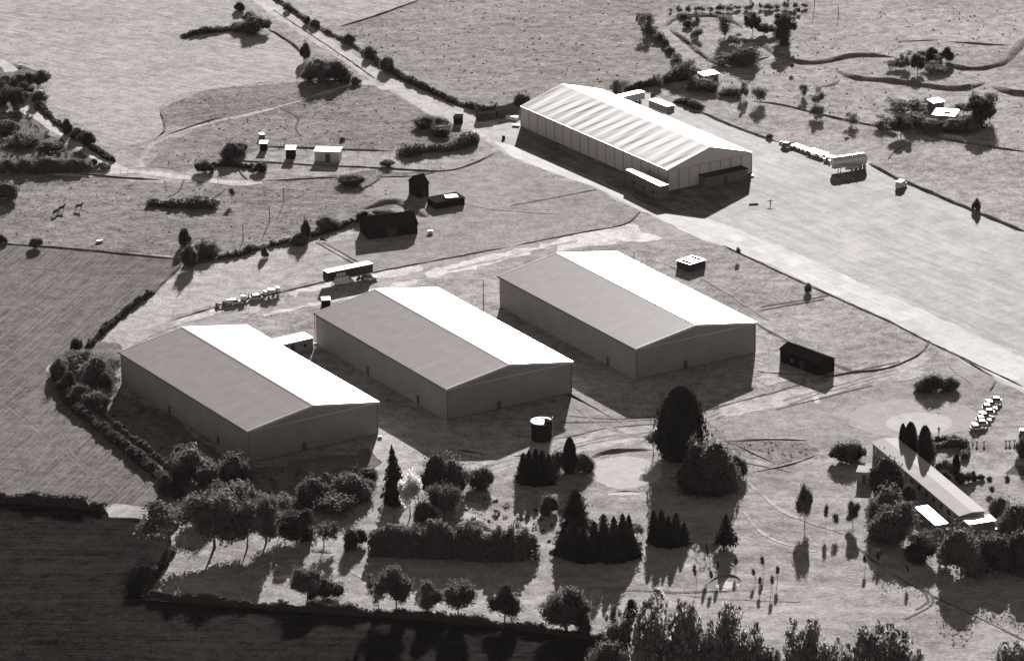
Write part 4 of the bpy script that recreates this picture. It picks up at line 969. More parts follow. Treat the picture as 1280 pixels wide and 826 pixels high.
# poles and masts
def pole(x, y, h, label, m=None, r0=.11, cross=False):
    r = empty('pole', G(x, y), 0, label, 'pole')
    MB().tube((0, 0, 0), (0, 0, h), r0, r0*.7, 8).build('shaft', m or M_dkwood, r)
    if cross: MB().box(-.8, .8, -.06, .06, h-.5, h-.35).build('cross_arm', M_dkwood, r)
    else: MB().tube((0, 0, h), (0, 0, h+.12), r0*1.1, n=8).build('cap', M_grey, r)
pole(604.5, 386, 7.6, 'tall thin pole between the middle and right hangars')
pole(792.5, 326, 2.6, 'short pole behind the ridge of the right hangar')
pole(337, 277, 4.6, 'left wooden pole in the rough pasture'); pole(355, 254, 4.4, 'right wooden pole in the rough pasture'); pole(304, 301, 4.4, 'lone wooden pole above the yard hedge')
pole(1018, 9, 5.5, 'tall thin pole on the far field at the top edge'); pole(1048, 20, 3.5, 'short pole on the far field near the top edge')
pole(963, 256, 1.5, 'stubby post with a cross arm on the apron', None, .14, True)
for i, (x, y) in enumerate(((643, 674), (702, 616))): pass
tag(MB().box(-.9, .9, -.45, .45, 0.02, .6, .08).build('water_trough', M_white, None, G(124.5, 303), .5), 'white water trough in the horse pasture near the cut field', 'trough')
tag(MB().box(-.7, .7, -.5, .5, 0.02, .9, .2).build('mooring_block', M_white, None, G(538, 292), .3), 'white block lying on the grass by the black barn', 'block')
tag(MB().box(-.45, .45, -.35, .35, 0.02, .55, .1).build('concrete_block', M_white, None, G(475, 547.5), .3), 'white block at the right corner of the left hangar', 'block')
tag(MB().box(-.3, .3, -.3, .3, 0.02, 1.9, .05).build('gas_bottle', M_white, None, G(619.5, 147), .3), 'upright white cabinet between the two dark containers', 'cabinet')
tag(MB().box(-1.7, 1.7, -.7, .7, 0.02, .9, .06).build('board_stack', M_white, None, G(640, 149), -.4), 'larger stack of white boards at the tent hangar corner', 'boards')
tag(MB().box(-1.0, 1.0, -.5, .5, 0.02, .5, .05).build('board_stack', M_white, None, G(645, 158), -.2), 'smaller stack of white boards at the tent hangar corner', 'boards')
tag(MB().box(-.5, .5, -.3, .3, 0.02, .5, .1).build('bale', M_white, None, G(940, 221), .3), 'white bale by the right corner of the tent hangar', 'bale')
tag(MB().box(-1.2, 1.2, -.25, .25, 0.02, .3, .05).build('kerb_stone', M_rust, None, G(942, 256), .1), 'dark beam lying on the apron left of the stubby post', 'beam')
tag(MB().box(-.4, .4, -.35, .35, 0.02, .9, .1).build('oil_drum_crate', M_dkwood, None, G(629.5, 174), .2), 'small black crate on the taxiway by the tent hangar', 'crate')
tag(MB().box(-.35, .35, -.3, .3, 0.02, .8, .1).build('white_marker', M_wpaint, None, G(26, 84), .2), 'small white marker beside the far-left lane', 'marker')
tag(MB().box(-1.0, 1.0, -.35, .35, .02, .55, .05).build('tyre_heap', M_black, None, G(345, 408), .2), 'low black heap on the grass by the left hangar', 'heap') if False else None
# wire fences whose posts show: one along the far hedge, one on the right boundary
def fence(px, h, sp, label):
    g = spline([G(*p) for p in px], sp); r = empty('wire_fence', (g[0][0], g[0][1], 0), 0, label, 'fence')
    for k, p in enumerate(g[:95]):
        MB().tube((p[0]-g[0][0], p[1]-g[0][1], 0), (p[0]-g[0][0], p[1]-g[0][1], h), .06, n=6).build('post', M_wood, r)
    for zz in (h*.45, h*.85):
        b = MB()
        for p, q in zip(g[:-1], g[1:]): b.tube((p[0]-g[0][0], p[1]-g[0][1], zz), (q[0]-g[0][0], q[1]-g[0][1], zz), .025, n=4)
        b.build('rail', M_wood, r)
fence([(1144, 165), (1190, 175), (1240, 183), (1300, 190)], 1.3, 3.0, 'post and rail fence along the right-hand field boundary')
fence([(328, 182), (400, 185), (490, 188)], 1.2, 3.0, 'post and rail fence behind the white-roofed stables')
fence([(326, 203), (400, 206.5), (470, 209.5), (551, 213.5)], 1.2, 3.0, 'post and rail fence in front of the white-roofed stables')
fence([(160, 218), (90, 216), (20, 214)], 1.2, 3.0, 'post and rail fence on the lane above the horses')

# ------------------------------------------------------------------ people and horses: one skinned body each
def skinned(name, verts, edges, radii, m, parent, loc, rz, sub=2, root=0):
    me = bpy.data.meshes.new(name); me.from_pydata(verts, edges, []); me.update()
    o = bpy.data.objects.new(name, me); COL.objects.link(o)
    sk = o.modifiers.new('skin', 'SKIN'); sk.use_smooth_shade = True
    for d, r in zip(me.skin_vertices[0].data, radii):
        d.radius = (r, r) if not isinstance(r, tuple) else r
        d.use_root = False
    me.skin_vertices[0].data[root].use_root = True
    sb = o.modifiers.new('sub', 'SUBSURF'); sb.levels = sub; sb.render_levels = sub
    dg = bpy.context.evaluated_depsgraph_get(); new = bpy.data.meshes.new_from_object(o.evaluated_get(dg))
    bpy.data.objects.remove(o); new.name = name; new.materials.clear(); 
    for x in (m if isinstance(m, list) else [m]): new.materials.append(x)
    return link(name, new, parent, loc, rz)
M_skin = mat('skin', .35, .6, .3, c=.05); M_hair = mat('hair', .05, .7, .2); M_jack = mat('dark_jacket', .045, .85, .1); M_trou = mat('dark_trousers', .06, .85, .1); M_shirt = mat('pale_shirt', .4, .8, .1)
def person(p, yaw, label, top, stride=.12):
    V = [(0, 0, .95), (0, 0, 1.15), (0, 0, 1.42), (0, 0, 1.53), (.02, 0, 1.66), (.03, 0, 1.76),
         (0, .19, 1.40), (.03, .25, 1.13), (.10, .24, .90), (.13, .24, .80), (0, -.19, 1.40), (-.02, -.25, 1.13), (.06, -.25, .90), (.09, -.25, .80),
         (stride*.5, .09, .50), (stride, .10, .08), (stride+.16, .11, .04), (-stride*.3, -.09, .50), (-stride, -.10, .08), (-stride+.16, -.11, .04)]
    E_ = [(0, 1), (1, 2), (2, 3), (3, 4), (4, 5), (2, 6), (6, 7), (7, 8), (8, 9), (2, 10), (10, 11), (11, 12), (12, 13), (0, 14), (14, 15), (15, 16), (0, 17), (17, 18), (18, 19)]
    R = [.15, .14, (.17, .13), .06, .10, .08, .075, .055, .042, .04, .075, .055, .042, .04, .085, .055, .04, .085, .055, .04]
    r = empty('person', p, yaw, label, 'person')
    o = skinned('body', V, E_, R, [M_skin, top, M_trou], r, None, 0)
    for f in o.data.polygons:
        z = f.center.z; f.material_index = 2 if z < .95 else (1 if z < 1.5 and z > .9 else 0)
    b = MB(); bmesh.ops.create_icosphere(b.bm, subdivisions=2, radius=.115, matrix=Matrix.Translation((0, 0, 1.745))); b.build('hair', M_hair, r, smooth=True)
    return r
person(G(1173.5, 542), rad(-100), 'person in dark clothes standing on the putting green by the cypresses', M_jack, .08)
person(G(1216, 550), rad(-30), 'person in dark clothes walking in front of the white cars', M_jack, .28)
M_horse = mat('dark_bay_coat', .03, .9, .02, c=.3, scale=2)
def horse(p, yaw, label, graze=False, group='horses in the pasture'):
    r = empty('horse', p, yaw, label, 'horse', group)
    hd = [(.98, 0, 1.62), (1.12, 0, 1.86), (1.32, 0, 1.82), (1.62, 0, 1.58)] if not graze else [(1.05, 0, 1.2), (1.32, 0, .82), (1.45, 0, .55), (1.52, 0, .22)]
    V = [(0, 0, 1.22), (.45, 0, 1.18), (.72, 0, 1.26)]+hd+[(-.45, 0, 1.28), (-.72, 0, 1.26)]
    E_ = [(0, 1), (1, 2), (2, 3), (3, 4), (4, 5), (5, 6), (0, 7), (7, 8)]
    R = [(.30, .33), (.31, .36), (.24, .28), .17, .13, .12, .075, (.31, .33), (.2, .24)]
    for s in (1, -1):
        i = len(V); dx = .1*s
        V += [(.60, .16*s, .92), (.62+dx, .16*s, .55), (.60+dx, .16*s, .14), (.68+dx, .16*s, .04)]; E_ += [(1, i), (i, i+1), (i+1, i+2), (i+2, i+3)]; R += [.13, .065, .045, .06]
        i = len(V); dx = -.12*s
        V += [(-.52, .17*s, .92), (-.78+dx, .17*s, .56), (-.72+dx, .17*s, .14), (-.64+dx, .17*s, .04)]; E_ += [(7, i), (i, i+1), (i+1, i+2), (i+2, i+3)]; R += [.16, .07, .045, .06]
    skinned('body', V, E_, R, M_horse, r, None, 0)
    b = MB(); b.tube((-.86, 0, 1.34), (-1.02, 0, 1.0), .05, .09, 8); b.tube((-1.02, 0, 1.0), (-1.04, 0, .5), .09, .02, 8); b.build('tail', M_hair, r)
    b = MB(); h = Vector(hd[1]); w0 = Vector((.62, 0, 1.58))
    if not graze: b.tube(w0, h+Vector((-.02, 0, .1)), .07, .05, 6)
    else: b.tube((.8, 0, 1.52), (1.36, 0, 1.0), .06, .04, 6)
    b.build('mane', M_hair, r)
    for s in (.07, -.07):
        e = Vector(hd[1]) if not graze else Vector(hd[1])+Vector((.05, 0, .02)); MB().tube(e+Vector((0, s, .06)), e+Vector((.02, s*1.3, .24)), .04, .01, 6).build('ear', M_horse, r)
    return r
horse(G(69.5, 269), rad(55), 'dark horse with lowered head, left of the touching pair', True)
horse(G(77, 264.5), rad(35), 'dark horse with raised head, right of the touching pair')
horse(G(98.5, 262.5), rad(15), 'dark horse standing apart, rightmost of the three')
# ------------------------------------------------------------------ trees, bushes, hedges: (kind, x, base y, top y, width, label)
def plants(group, rows, **kw):
    for r in rows: plant(r[0], r[1], r[2], r[3], r[4], r[5], group, **kw)
plants('trees along the dark field edge', [
    ('sparse', 473, 765, 716, 24, 'thin pale tree touching the taller dense tree at the dark field edge'),
    ('broad', 496, 766, 709, 34, 'tall dense tree beside the thin pale tree at the dark field edge'),
    ('broad', 536, 769, 728, 27, 'smallest round-topped tree of the spaced row on the dark field edge'),
    ('broad', 573, 773, 727, 35, 'pointed leafy tree in the middle of the spaced row on the dark field edge'),
    ('dark', 631, 777, 730, 32, 'darkest tree of the spaced row on the dark field edge'),
    ('round', 708, 787, 738, 52, 'round willow with a fine pale crown at the dark field edge'),
    ('darkbush', 729, 789, 766, 20, 'dark bush tucked against the round willow'),
    ('broad', 384, 750, 711, 32, 'multi-stemmed tree leaning over the low dark bush by the field edge'),
    ('darkbush', 405, 748, 722, 36, 'low dark bush under the multi-stemmed tree by the field edge')])
plants('trees at the bottom of the view', [
    ('conifer', 790, 800, 749, 28, 'dark pointed evergreen above the round bushes at the bottom edge'),
    ('sparse', 768, 795, 757, 18, 'slender sparse tree left of the pointed evergreen at the bottom edge'),
    ('bush', 784, 813, 769, 44, 'large rim-lit round bush below the pointed evergreen'),
    ('bush', 757, 838, 802, 40, 'rim-lit round bush at the bottom edge, leftmost of three'),
    ('bush', 792, 842, 804, 34, 'rim-lit round bush at the bottom edge, between the left bush and the poplars'),
    ('feather', 834, 858, 746, 70, 'broadest and tallest poplar of the bottom edge'),
    ('feather', 812, 850, 766, 36, 'narrow poplar at the left side of the broadest poplar'),
    ('feather', 876, 862, 776, 40, 'pale thin poplar between the broadest poplar and the dark plumed one'),
    ('feather', 908, 866, 756, 48, 'dark plumed poplar right of the pale thin one'),
    ('feather', 932, 866, 784, 48, 'low poplar at the right foot of the dark plumed one'),
    ('feather', 966, 870, 810, 30, 'small poplar top just showing between the two poplar groups'),
    ('feather', 1003, 866, 772, 44, 'poplar with thin tip in the middle of the bottom edge'),
    ('feather', 1030, 872, 805, 30, 'short poplar beside the thin-tipped one'),
    ('feather', 1056, 872, 801, 34, 'short poplar left of the widest right-hand poplar'),
    ('feather', 1108, 866, 779, 62, 'widest poplar of the right half of the bottom edge'),
    ('feather', 1138, 874, 806, 30, 'low poplar at the right foot of the widest right-hand poplar'),
    ('feather', 1262, 872, 801, 50, 'poplar in the bottom right corner')])
plants('trees in the corner grove', [
    ('sparse', 212, 684, 628, 66, 'spreading tree overhanging the corner of the dark field'),
    ('broad', 268, 685, 616, 60, 'biggest tree of the corner grove'),
    ('broad', 309, 685, 626, 36, 'dense tree with a bare leaning trunk, third in the corner grove'),
    ('broad', 333, 678, 618, 40, 'tall tree with a pale crooked trunk in the corner grove'),
    ('sparse', 350, 670, 641, 16, 'slim sapling-like tree between two grove trees'),
    ('dark', 371, 675, 637, 38, 'dark tree at the right end of the corner grove'),
    ('sparse', 405, 685, 651, 28, 'open multi-stemmed tree right of the corner grove'),
    ('darkbush', 437, 687, 659, 21, 'clipped dark dome bush, larger of two on the lawn'),
    ('darkbush', 450, 681, 660, 16, 'clipped dark dome bush, smaller of two on the lawn'),
    ('bush', 296, 602, 566, 38, 'rim-lit bush against the gable of the left hangar'),
    ('thin', 290, 632, 600, 50, 'wide dark bush below the rim-lit bush of the left hangar'),
    ('bush', 238, 598, 555, 46, 'pale topped bush under the long wall of the left hangar'),
    ('palebush', 226, 585, 556, 26, 'small pale bush behind the pale topped one'),
    ('thin', 262, 606, 576, 30, 'bush between the pale topped one and the rim-lit one'),
    ('bush', 390, 630, 596, 38, 'dark bush in the shade of the left hangar gable'),
    ('thin', 418, 640, 620, 44, 'broad low bush at the head of the lawn'),
    ('bush', 443, 621, 592, 46, 'dome bush on the slope right of the left hangar'),
    ('darkbush', 409, 612, 590, 22, 'little dark bush in the hangar shade'),
    ('thin', 360, 638, 616, 36, 'dark bush under the left hangar gable'),
    ('thin', 325, 634, 610, 30, 'middle bush under the left hangar gable'),
    ('darkbush', 210, 618, 590, 22, 'dark bush at the lower end of the field hedge'),
    ('palebush', 250, 652, 622, 40, 'grey bush behind the biggest grove tree'),
    ('darkbush', 462, 598, 583, 28, 'squat dark bush on the slope under the conifer')])
plants('bushes by the left hangar corner', [
    ('darkbush', 97, 441, 421, 14, 'upright dark bush at the top of the hangar corner scrub'),
    ('bush', 118, 477, 444, 40, 'largest bush of the hangar corner scrub'),
    ('palebush', 128, 484, 463, 24, 'pale round bush in front of the largest scrub bush'),
    ('thin', 140, 466, 448, 24, 'bush touching the back corner of the left hangar'),
    ('darkbush', 86, 488, 463, 16, 'narrow dark bush on the field edge of the scrub'),
    ('thin', 96, 458, 440, 30, 'flat bush left of the largest scrub bush'),
    ('bush', 74, 470, 445, 24, 'outermost bush at the field bend'),
    ('palebush', 100, 500, 480, 24, 'tufted pale bush low in the scrub'),
    ('palebush', 122, 508, 487, 28, 'pale grassy bush at the shadow edge')])
plants('trees between hangars and lawn', [
    ('conifer', 494, 628, 555, 28, 'tall dark conifer left of the tree clump between hangars and lawn'),
    ('full', 547, 622, 563, 34, 'dark tree in the clump beside the tall conifer'),
    ('full', 565, 617, 570, 38, 'rounded tree at the right of the clump'),
    ('bush', 601, 609, 583, 30, 'lone bush on the dirt track edge'),
    ('pale', 513, 646, 590, 26, 'bright silvery tree standing before the dark clump'),
    ('palebush', 532, 650, 626, 22, 'pale-edged bush at the foot of the silvery tree'),
    ('broad', 556, 650, 606, 34, 'loose tree behind the big hedge'),
    ('darkbush', 560, 634, 604, 36, 'dense shrub under the dark clump')])
G1 = 'conifers in the block by the water tank'
for i, (x, b, t, w) in enumerate(((654, 600, 565, 13), (662, 601, 562, 13), (670, 602, 560, 13), (678, 601, 563, 13), (686, 600, 566, 13), (658, 604, 574, 14), (672, 605, 573, 15), (684, 604, 576, 14))):
    plant('conifer', x, b, t, w*1.35, ['leftmost back conifer', 'second back conifer from the left', 'middle back conifer', 'fourth back conifer from the left', 'rightmost back conifer', 'left front conifer', 'middle front conifer', 'right front conifer'][i]+' of the tight block below the water tank', G1)
plants(None, [
    ('cypress', 712, 590, 546, 16, 'slim dark conifer between two grey bushes near the water tank'),
    ('bush', 699, 588, 562, 26, 'grey bush left of the slim conifer'), ('bush', 730, 588, 566, 24, 'grey bush right of the slim conifer'),
    ('conifer', 720, 655, 611, 34, 'dark conifer rising behind the left end of the conifer row'),
    ('cypress', 850, 572, 484, 56, 'giant dense cypress, the tallest tree by the putting green'),
    ('sparse', 817, 569, 538, 20, 'thin pale tree at the left foot of the giant cypress'),
    ('full', 872, 612, 549, 46, 'broad dark evergreen in front of the giant cypress, left half'),
    ('full', 893, 612, 545, 46, 'broad dark evergreen in front of the giant cypress, right half'),
    ('darkbush', 882, 612, 572, 58, 'dark shrub skirt of the broad evergreens'),
    ('bush', 920, 597, 566, 24, 'round bush right of the broad evergreens'),
    ('palebush', 686, 640, 618, 22, 'pale feathery shrub in the rough above the conifer row')])
G2 = 'conifers in the dark row on the fairway'
od = ['leftmost', 'second', 'third', 'fourth', 'fifth', 'sixth', 'seventh', 'rightmost']
for i, (x, b, t, w) in enumerate(((704, 692, 652, 22), (717, 696, 648, 24), (730, 699, 655, 22), (743, 699, 651, 22), (756, 699, 645, 24), (768, 699, 642, 24), (779, 698, 646, 22), (789, 695, 656, 20))):
    plant('conifer', x, b, t+(3, -2, 5, 0, -3, 2, -4, 4)[i], w*(1.2, 1, 1.3, 1.1, .95, 1.25, 1.05, 1.2)[i], od[i]+(' conifer of the long dark row on the fairway' if i in (0, 7) else ' conifer from the left in the long dark row on the fairway'), G2)
G3 = 'conifers in the small clump on the fairway'
for i, (x, b, t, w) in enumerate(((817, 678, 638, 17), (826, 681, 637, 18), (836, 682, 643, 18), (845, 681, 641, 19), (854, 680, 652, 15))):
    plant('conifer', x, b, t, w, ('leftmost', 'second from left', 'middle', 'second from right', 'smallest, rightmost')[i]+' conifer of the small clump right of the long row', G3)
plants(None, [
    ('spruce', 908, 685, 642, 24, 'lone open spruce with its shadow on the bunker'),
    ('spruce', 786, 668, 642, 15, 'small spruce sticking up behind the right end of the conifer row'),
    ('sparse', 797, 672, 655, 16, 'little pale shrub at the right end of the conifer row'),
    ('broad', 1006, 658, 606, 19, 'tall slim tree alone on the fairway'),
    ('sapling', 1044, 665, 641, 8, 'short dark sapling between two taller fairway trees'),
    ('sapling', 1032, 661, 629, 6, 'thinnest sapling next to the short dark sapling'),
    ('broad', 1066, 658, 626, 14, 'small round-headed tree right of the short sapling'),
    ('palebush', 1097, 664, 655, 12, 'little pale bush in the shade by the club trees'),
    ('sparse', 1097, 704, 684, 9, 'faint sapling at the lower edge of the club tree shade')])
G4 = 'staked saplings on the fairway'
SP = [(868, 733, 704), (885, 711, 676), (897, 722, 697), (921, 715, 696), (953, 716, 694), (966, 740, 718), (972, 728, 706), (942, 727, 710), (1134, 726, 702), (1081, 712, 694), (889, 733, 712), (950, 738, 720)]
SL = ['leftmost staked sapling of the fairway', 'tallest staked sapling, left of the lone spruce', 'staked sapling just below the tallest one', 'staked sapling at the right tip of the bunker rim', 'staked sapling highest in the right-hand group', 'lowest staked sapling of the right-hand group',
      'rightmost sapling of the right-hand group', 'leftmost sapling of the right-hand group', 'lone staked sapling below the club trees', 'staked sapling left of the lone one below the club trees', 'staked sapling at the left tip of the bunker rim', 'staked sapling near the lowest one of the right-hand group']
for (x, b, t), l in zip(SP, SL):
    r = plant('sapling', x, b, t, 5, l, G4)
    p = G(x, b); st = MB().tube((.5, 0, 0), (.5, 0, .75), .06, .06, 6).build('stake', M_wood, r)
plants('trees around the clubhouse', [
    ('darkbush', 1057, 576, 552, 34, 'dark bush on the fairway left of the clubhouse, larger of two'), ('darkbush', 1073, 574, 556, 18, 'dark bush on the fairway left of the clubhouse, smaller of two'),
    ('full', 1112, 622, 570, 42, 'dark tree hiding the middle of the clubhouse wall'), ('broad', 1112, 624, 592, 22, 'small grey tree in front of the dark clubhouse tree'),
    ('full', 1106, 655, 606, 36, 'rim-lit tree below the little hut'), ('full', 1137, 634, 604, 18, 'tree leaning against the clubhouse wall'),
    ('sparse', 1122, 672, 626, 46, 'wide loose tree by the buggy shed'), ('full', 1112, 676, 634, 44, 'low tree at the left edge of the club trees'), ('sparse', 1156, 692, 662, 38, 'loose tree in front of the buggy shed'), ('full', 1150, 700, 668, 34, 'dark tree at the lower edge of the club trees'),
    ('full', 1202, 714, 654, 50, 'big dark tree before the club annexe'), ('full', 1228, 712, 672, 36, 'dark tree between the annexe cars and the fairway'), ('full', 1250, 712, 666, 42, 'dark tree right of the annexe cars'), ('full', 1277, 714, 662, 40, 'dark tree cut by the right edge, lower one'),
    ('full', 1272, 670, 626, 42, 'tree cut by the right edge, beside the club annexe'), ('bush', 1252, 648, 619, 28, 'multi-stemmed shrub behind the annexe'), ('bush', 1180, 658, 648, 14, 'bush at the annexe corner'),
    ('cypress', 1129, 565, 529, 10, 'shortest of three columnar cypresses behind the clubhouse'), ('cypress', 1138, 570, 527, 17, 'tallest of three columnar cypresses behind the clubhouse'), ('cypress', 1156, 578, 532, 18, 'rightmost of three columnar cypresses behind the clubhouse'),
    ('bush', 1182, 592, 573, 22, 'grey shrub in the club garden'), ('darkbush', 1182, 606, 587, 15, 'dark dome shrub against the clubhouse roof'), ('cypress', 1195, 592, 567, 10, 'slim conifer in the club garden'), ('darkbush', 1200, 604, 588, 11, 'dark upright shrub under the slim conifer'),
    ('darkbush', 1211, 603, 590, 12, 'round shrub in the club garden'), ('darkbush', 1216, 600, 588, 9, 'small upright shrub next to the round one'), ('darkbush', 1226, 599, 592, 9, 'flat dark shrub at the end of the club garden'),
    ('sapling', 1236, 610, 595, 8, 'young tree on the forecourt, leftmost of three'), ('sapling', 1240, 622, 607, 7, 'young tree on the forecourt, lowest of three'), ('sapling', 1259, 614, 593, 7, 'young tree on the forecourt, rightmost of three'),
    ('bush', 1278, 570, 545, 18, 'dark bush at the right edge of the forecourt')])
hedge('hedge', [(1166, 556), (1175, 551), (1192, 551), (1197, 553)], 1.3, 1.4, 'low dark hedge at the back of the club garden', dens=60, size=.3)
hedge('hedge', [(1164, 572), (1166, 561), (1186, 558), (1205, 559), (1206, 574)], 2.0, 1.8, 'clipped U-shaped hedge around the club garden', m='broad', dens=70, size=.3)
hedge('hedge', [(466, 690), (520, 693), (580, 696), (640, 697), (667, 694)], 6.6, 5, 'long thick hedge casting a broad shade on the lawn', m='broad', dens=420, size=.42, rag=.14)
hedge('hedge', [(70, 468), (80, 494), (98, 514), (130, 540), (165, 568), (196, 594), (225, 622)], 1.7, 2.4, 'overgrown hedge between the cut field and the left hangar', m='dark', dens=110, size=.42, rag=.3)
hedge('hedge', [(118, 510), (150, 536), (180, 558), (212, 585)], 1.0, 1.2, 'inner hedge line beside the long wall of the left hangar', m='scrub', dens=70, size=.4, rag=.35)
hedge('hedge', [(110, 434), (150, 397), (190, 367)], 1.1, 1.4, 'thin hedge along the bend of the cut field', m='dark', dens=45, rag=.4)
hedge('hedge', [(0, 626), (60, 630), (128, 637)], 2.0, 2.2, 'dark hedge between the cut field and the dark field', m='dark', dens=80, rag=.25)
hedge('hedge', [(216, 688), (200, 714), (181, 743)], 1.3, 1.2, 'thin hedge at the left side of the lawn corner', m='dark', dens=55, rag=.4)
hedge('hedge', [(182, 747), (250, 753), (330, 760), (450, 768), (560, 776), (660, 787), (757, 801)], 1.5, 1.3, 'low ragged hedge between lawn and dark field', m='dark', dens=60, rag=.3, size=.35)
plants('bushes and trees of the top left thicket', [
    ('dark', 48, 110, 88, 24, 'dark tree at the field side of the lane bend'), ('dark', 22, 136, 110, 28, 'big round dark tree inside the lane bend'), ('dark', 4, 128, 101, 30, 'round dark tree at the left edge'), ('dark', 31, 121, 103, 18, 'middle tree of the lane bend'),
    ('bush', 27, 108, 92, 26, 'bush above the lane bend'), ('bush', 8, 108, 93, 24, 'bush at the far left above the bend'), ('bush', 50, 128, 112, 18, 'bush on the right bank of the lane bend'),
    ('darkbush', 85, 167, 147, 12, 'upright bush on the lane hedge, upper one'), ('darkbush', 109, 183, 164, 18, 'upright bush on the lane hedge, lower one'), ('darkbush', 97, 174, 160, 18, 'bush between the two upright lane bushes'),
    ('darkbush', 117, 207, 198, 9, 'small round bush on the triangle by the lane'), ('bush', 8, 215, 198, 20, 'bush at the left edge above the horse pasture'), ('bush', 30, 214, 197, 22, 'bush in the lower thicket left of the lane'), ('bush', 60, 213, 196, 40, 'wide bush in the lower thicket'), ('bush', 90, 213, 198, 30, 'bush at the right of the lower thicket'),
    ('bush', 30, 180, 166, 40, 'bush in the middle of the thicket'), ('bush', 62, 190, 176, 30, 'bush beside the pale clearing'), ('bush', 10, 165, 150, 30, 'bush at the left edge of the middle thicket'), ('bush', 128, 212, 203, 18, 'last bush of the thicket at the lane fork'),
    ('bush', 5, 250, 228, 32, 'lone bush at the left edge of the horse pasture'), ('darkbush', 2, 305, 292, 12, 'dark bush at the left end of the pasture hedge'), ('darkbush', 45, 310, 297, 14, 'dark bush on the pasture hedge above the cut field')])
hedge('hedge', [(50, 132), (64, 148), (89, 168), (114, 185), (142, 202)], .7, 1.4, 'hedge along the right side of the winding lane', m='dark', dens=70, rag=.4)
hedge('hedge', [(20, 214), (70, 213.5), (120, 212.5)], 1.8, 5, 'bramble hedge above the lane to the horse pasture', m='scrub', dens=90, rag=.3)
hedge('hedge', [(229, 46.5), (255, 42), (285, 38), (305, 35)], 1.3, 2.2, 'thin hedge running into the pale field from a big bush', m='dark', dens=55, rag=.2)
plants('bushes along the old runway', [
    ('darkbush', 320, 41, 21, 34, 'big dark bush where the field hedge meets the old runway'), ('darkbush', 305, 38, 28, 26, 'lower bush left of the big runway bush'), ('darkbush', 299, 14, 2, 12, 'small bush at the top edge by the pale field'), ('bush', 312, 26, 15, 18, 'bush above the big runway bush'),
    ('darkbush', 381, 76, 52, 11, 'narrow upright bush left of the old runway'), ('bush', 400, 101, 72, 34, 'wide dark bush left of the old runway, left half'), ('darkbush', 420, 102, 76, 30, 'wide dark bush left of the old runway, right half'),
    ('bush', 445, 105, 96, 12, 'small bush by the track junction'), ('bush', 360, 14, 4, 9, 'tiny bush at the top of the runway hedge'), ('bush', 393, 34, 24, 12, 'bush in the upper runway hedge'), ('bush', 384, 30, 20, 8, 'slim bush left of the upper hedge bush'),
    ('bush', 484, 88, 70, 16, 'bush at the bend of the runway hedge'), ('bush', 463, 72, 58, 14, 'bush above the hedge bend'), ('bush', 436, 54, 42, 14, 'bush halfway up the runway hedge'),
    ('darkbush', 530, 158, 145, 28, 'dark bramble beside the runway, left part'), ('bush', 550, 160, 147, 26, 'dark bramble beside the runway, middle part'), ('darkbush', 553, 167, 156, 30, 'dark bramble beside the runway, lower part'),
    ('darkbush', 653, 134, 117, 18, 'round bush behind the far corner of the tent hangar')])
hedge('hedge', [(341, -2), (360, 9), (381, 24), (408, 40), (434, 53), (460, 70)], .7, 1.3, 'upper half of the hedge right of the old runway', m='broad', dens=35, rag=.7, size=.3)
hedge('hedge', [(462, 71), (487, 88), (515, 104), (545, 118), (580, 133), (610, 140)], 1.0, 1.8, 'lower half of the hedge right of the old runway', m='dark', dens=70, rag=.4)
hedge('hedge', [(596, 140), (620, 138), (650, 132)], 1.5, 2.4, 'dark hedge behind the two containers', m='dark', dens=80, rag=.2)
hedge('hedge', [(502, 195), (520, 192), (550, 189), (580, 183), (592, 175)], 1.8, 4, 'dark bramble bank curving below the runway', m='dark', dens=90, rag=.25)
plants('bushes in the paddocks', [
    ('darkbush', 289, 200, 179, 26, 'dark bush at the paddock garden'), ('darkbush', 257, 215, 200, 20, 'dark bush at the left end of the garden hedge'), ('darkbush', 324, 215, 202, 18, 'dark bush at the right end of the garden hedge'),
    ('bush', 439, 230, 218, 30, 'oval low bush by the bend of the paddock fence'), ('sapling', 290, 253, 236, 8, 'scrawny tree in the rough pasture'), ('bush', 300, 192, 178, 18, 'bush right of the paddock garden bush'), ('darkbush', 485, 208, 200, 16, 'bush at the end of the paddock fence'), ('darkbush', 428, 176, 172, 7, 'tiny dark bush above the long stable'),
    ('darkbush', 237, 334, 304, 16, 'dark upright tree casting a shadow on the yard'), ('darkbush', 232, 309, 284, 13, 'leaning bush above the dark upright tree'), ('bush', 258, 318, 300, 30, 'pale bush right of the dark upright tree'),
    ('darkbush', 382, 299, 273, 10, 'narrow dark bush at the yard hedge'), ('bush', 374, 305, 290, 20, 'bush left of the narrow yard bush'), ('bush', 410, 284, 270, 26, 'bush on the bank left of the long black barn'), ('darkbush', 455, 277, 264, 18, 'dark bush on the bank by the long black barn'), ('bush', 480, 270, 262, 24, 'bush on the mound behind the long black barn'),
    ('darkbush', 331, 322, 307, 8, 'small dark bush on the yard hedge')])
hedge('hedge', [(187, 256), (215, 258), (245, 258), (270, 259)], 1.9, 4, 'low bramble hedge in the middle of the rough pasture', m='dark', dens=85, rag=.25)
hedge('hedge', [(255, 209), (285, 208), (315, 210)], 1.2, 1.6, 'hedge across the paddock garden', m='dark', dens=60, rag=.3)
hedge('hedge', [(232, 330), (290, 321), (330, 309), (372, 302)], 1.1, 1.6, 'ragged hedge along the top of the yard', m='dark', dens=45, rag=.5)
hedge('hedge', [(386, 297), (410, 290), (440, 280), (462, 276)], 1.4, 2.0, 'bramble hedge on the bank left of the long black barn', m='dark', dens=60, rag=.4)
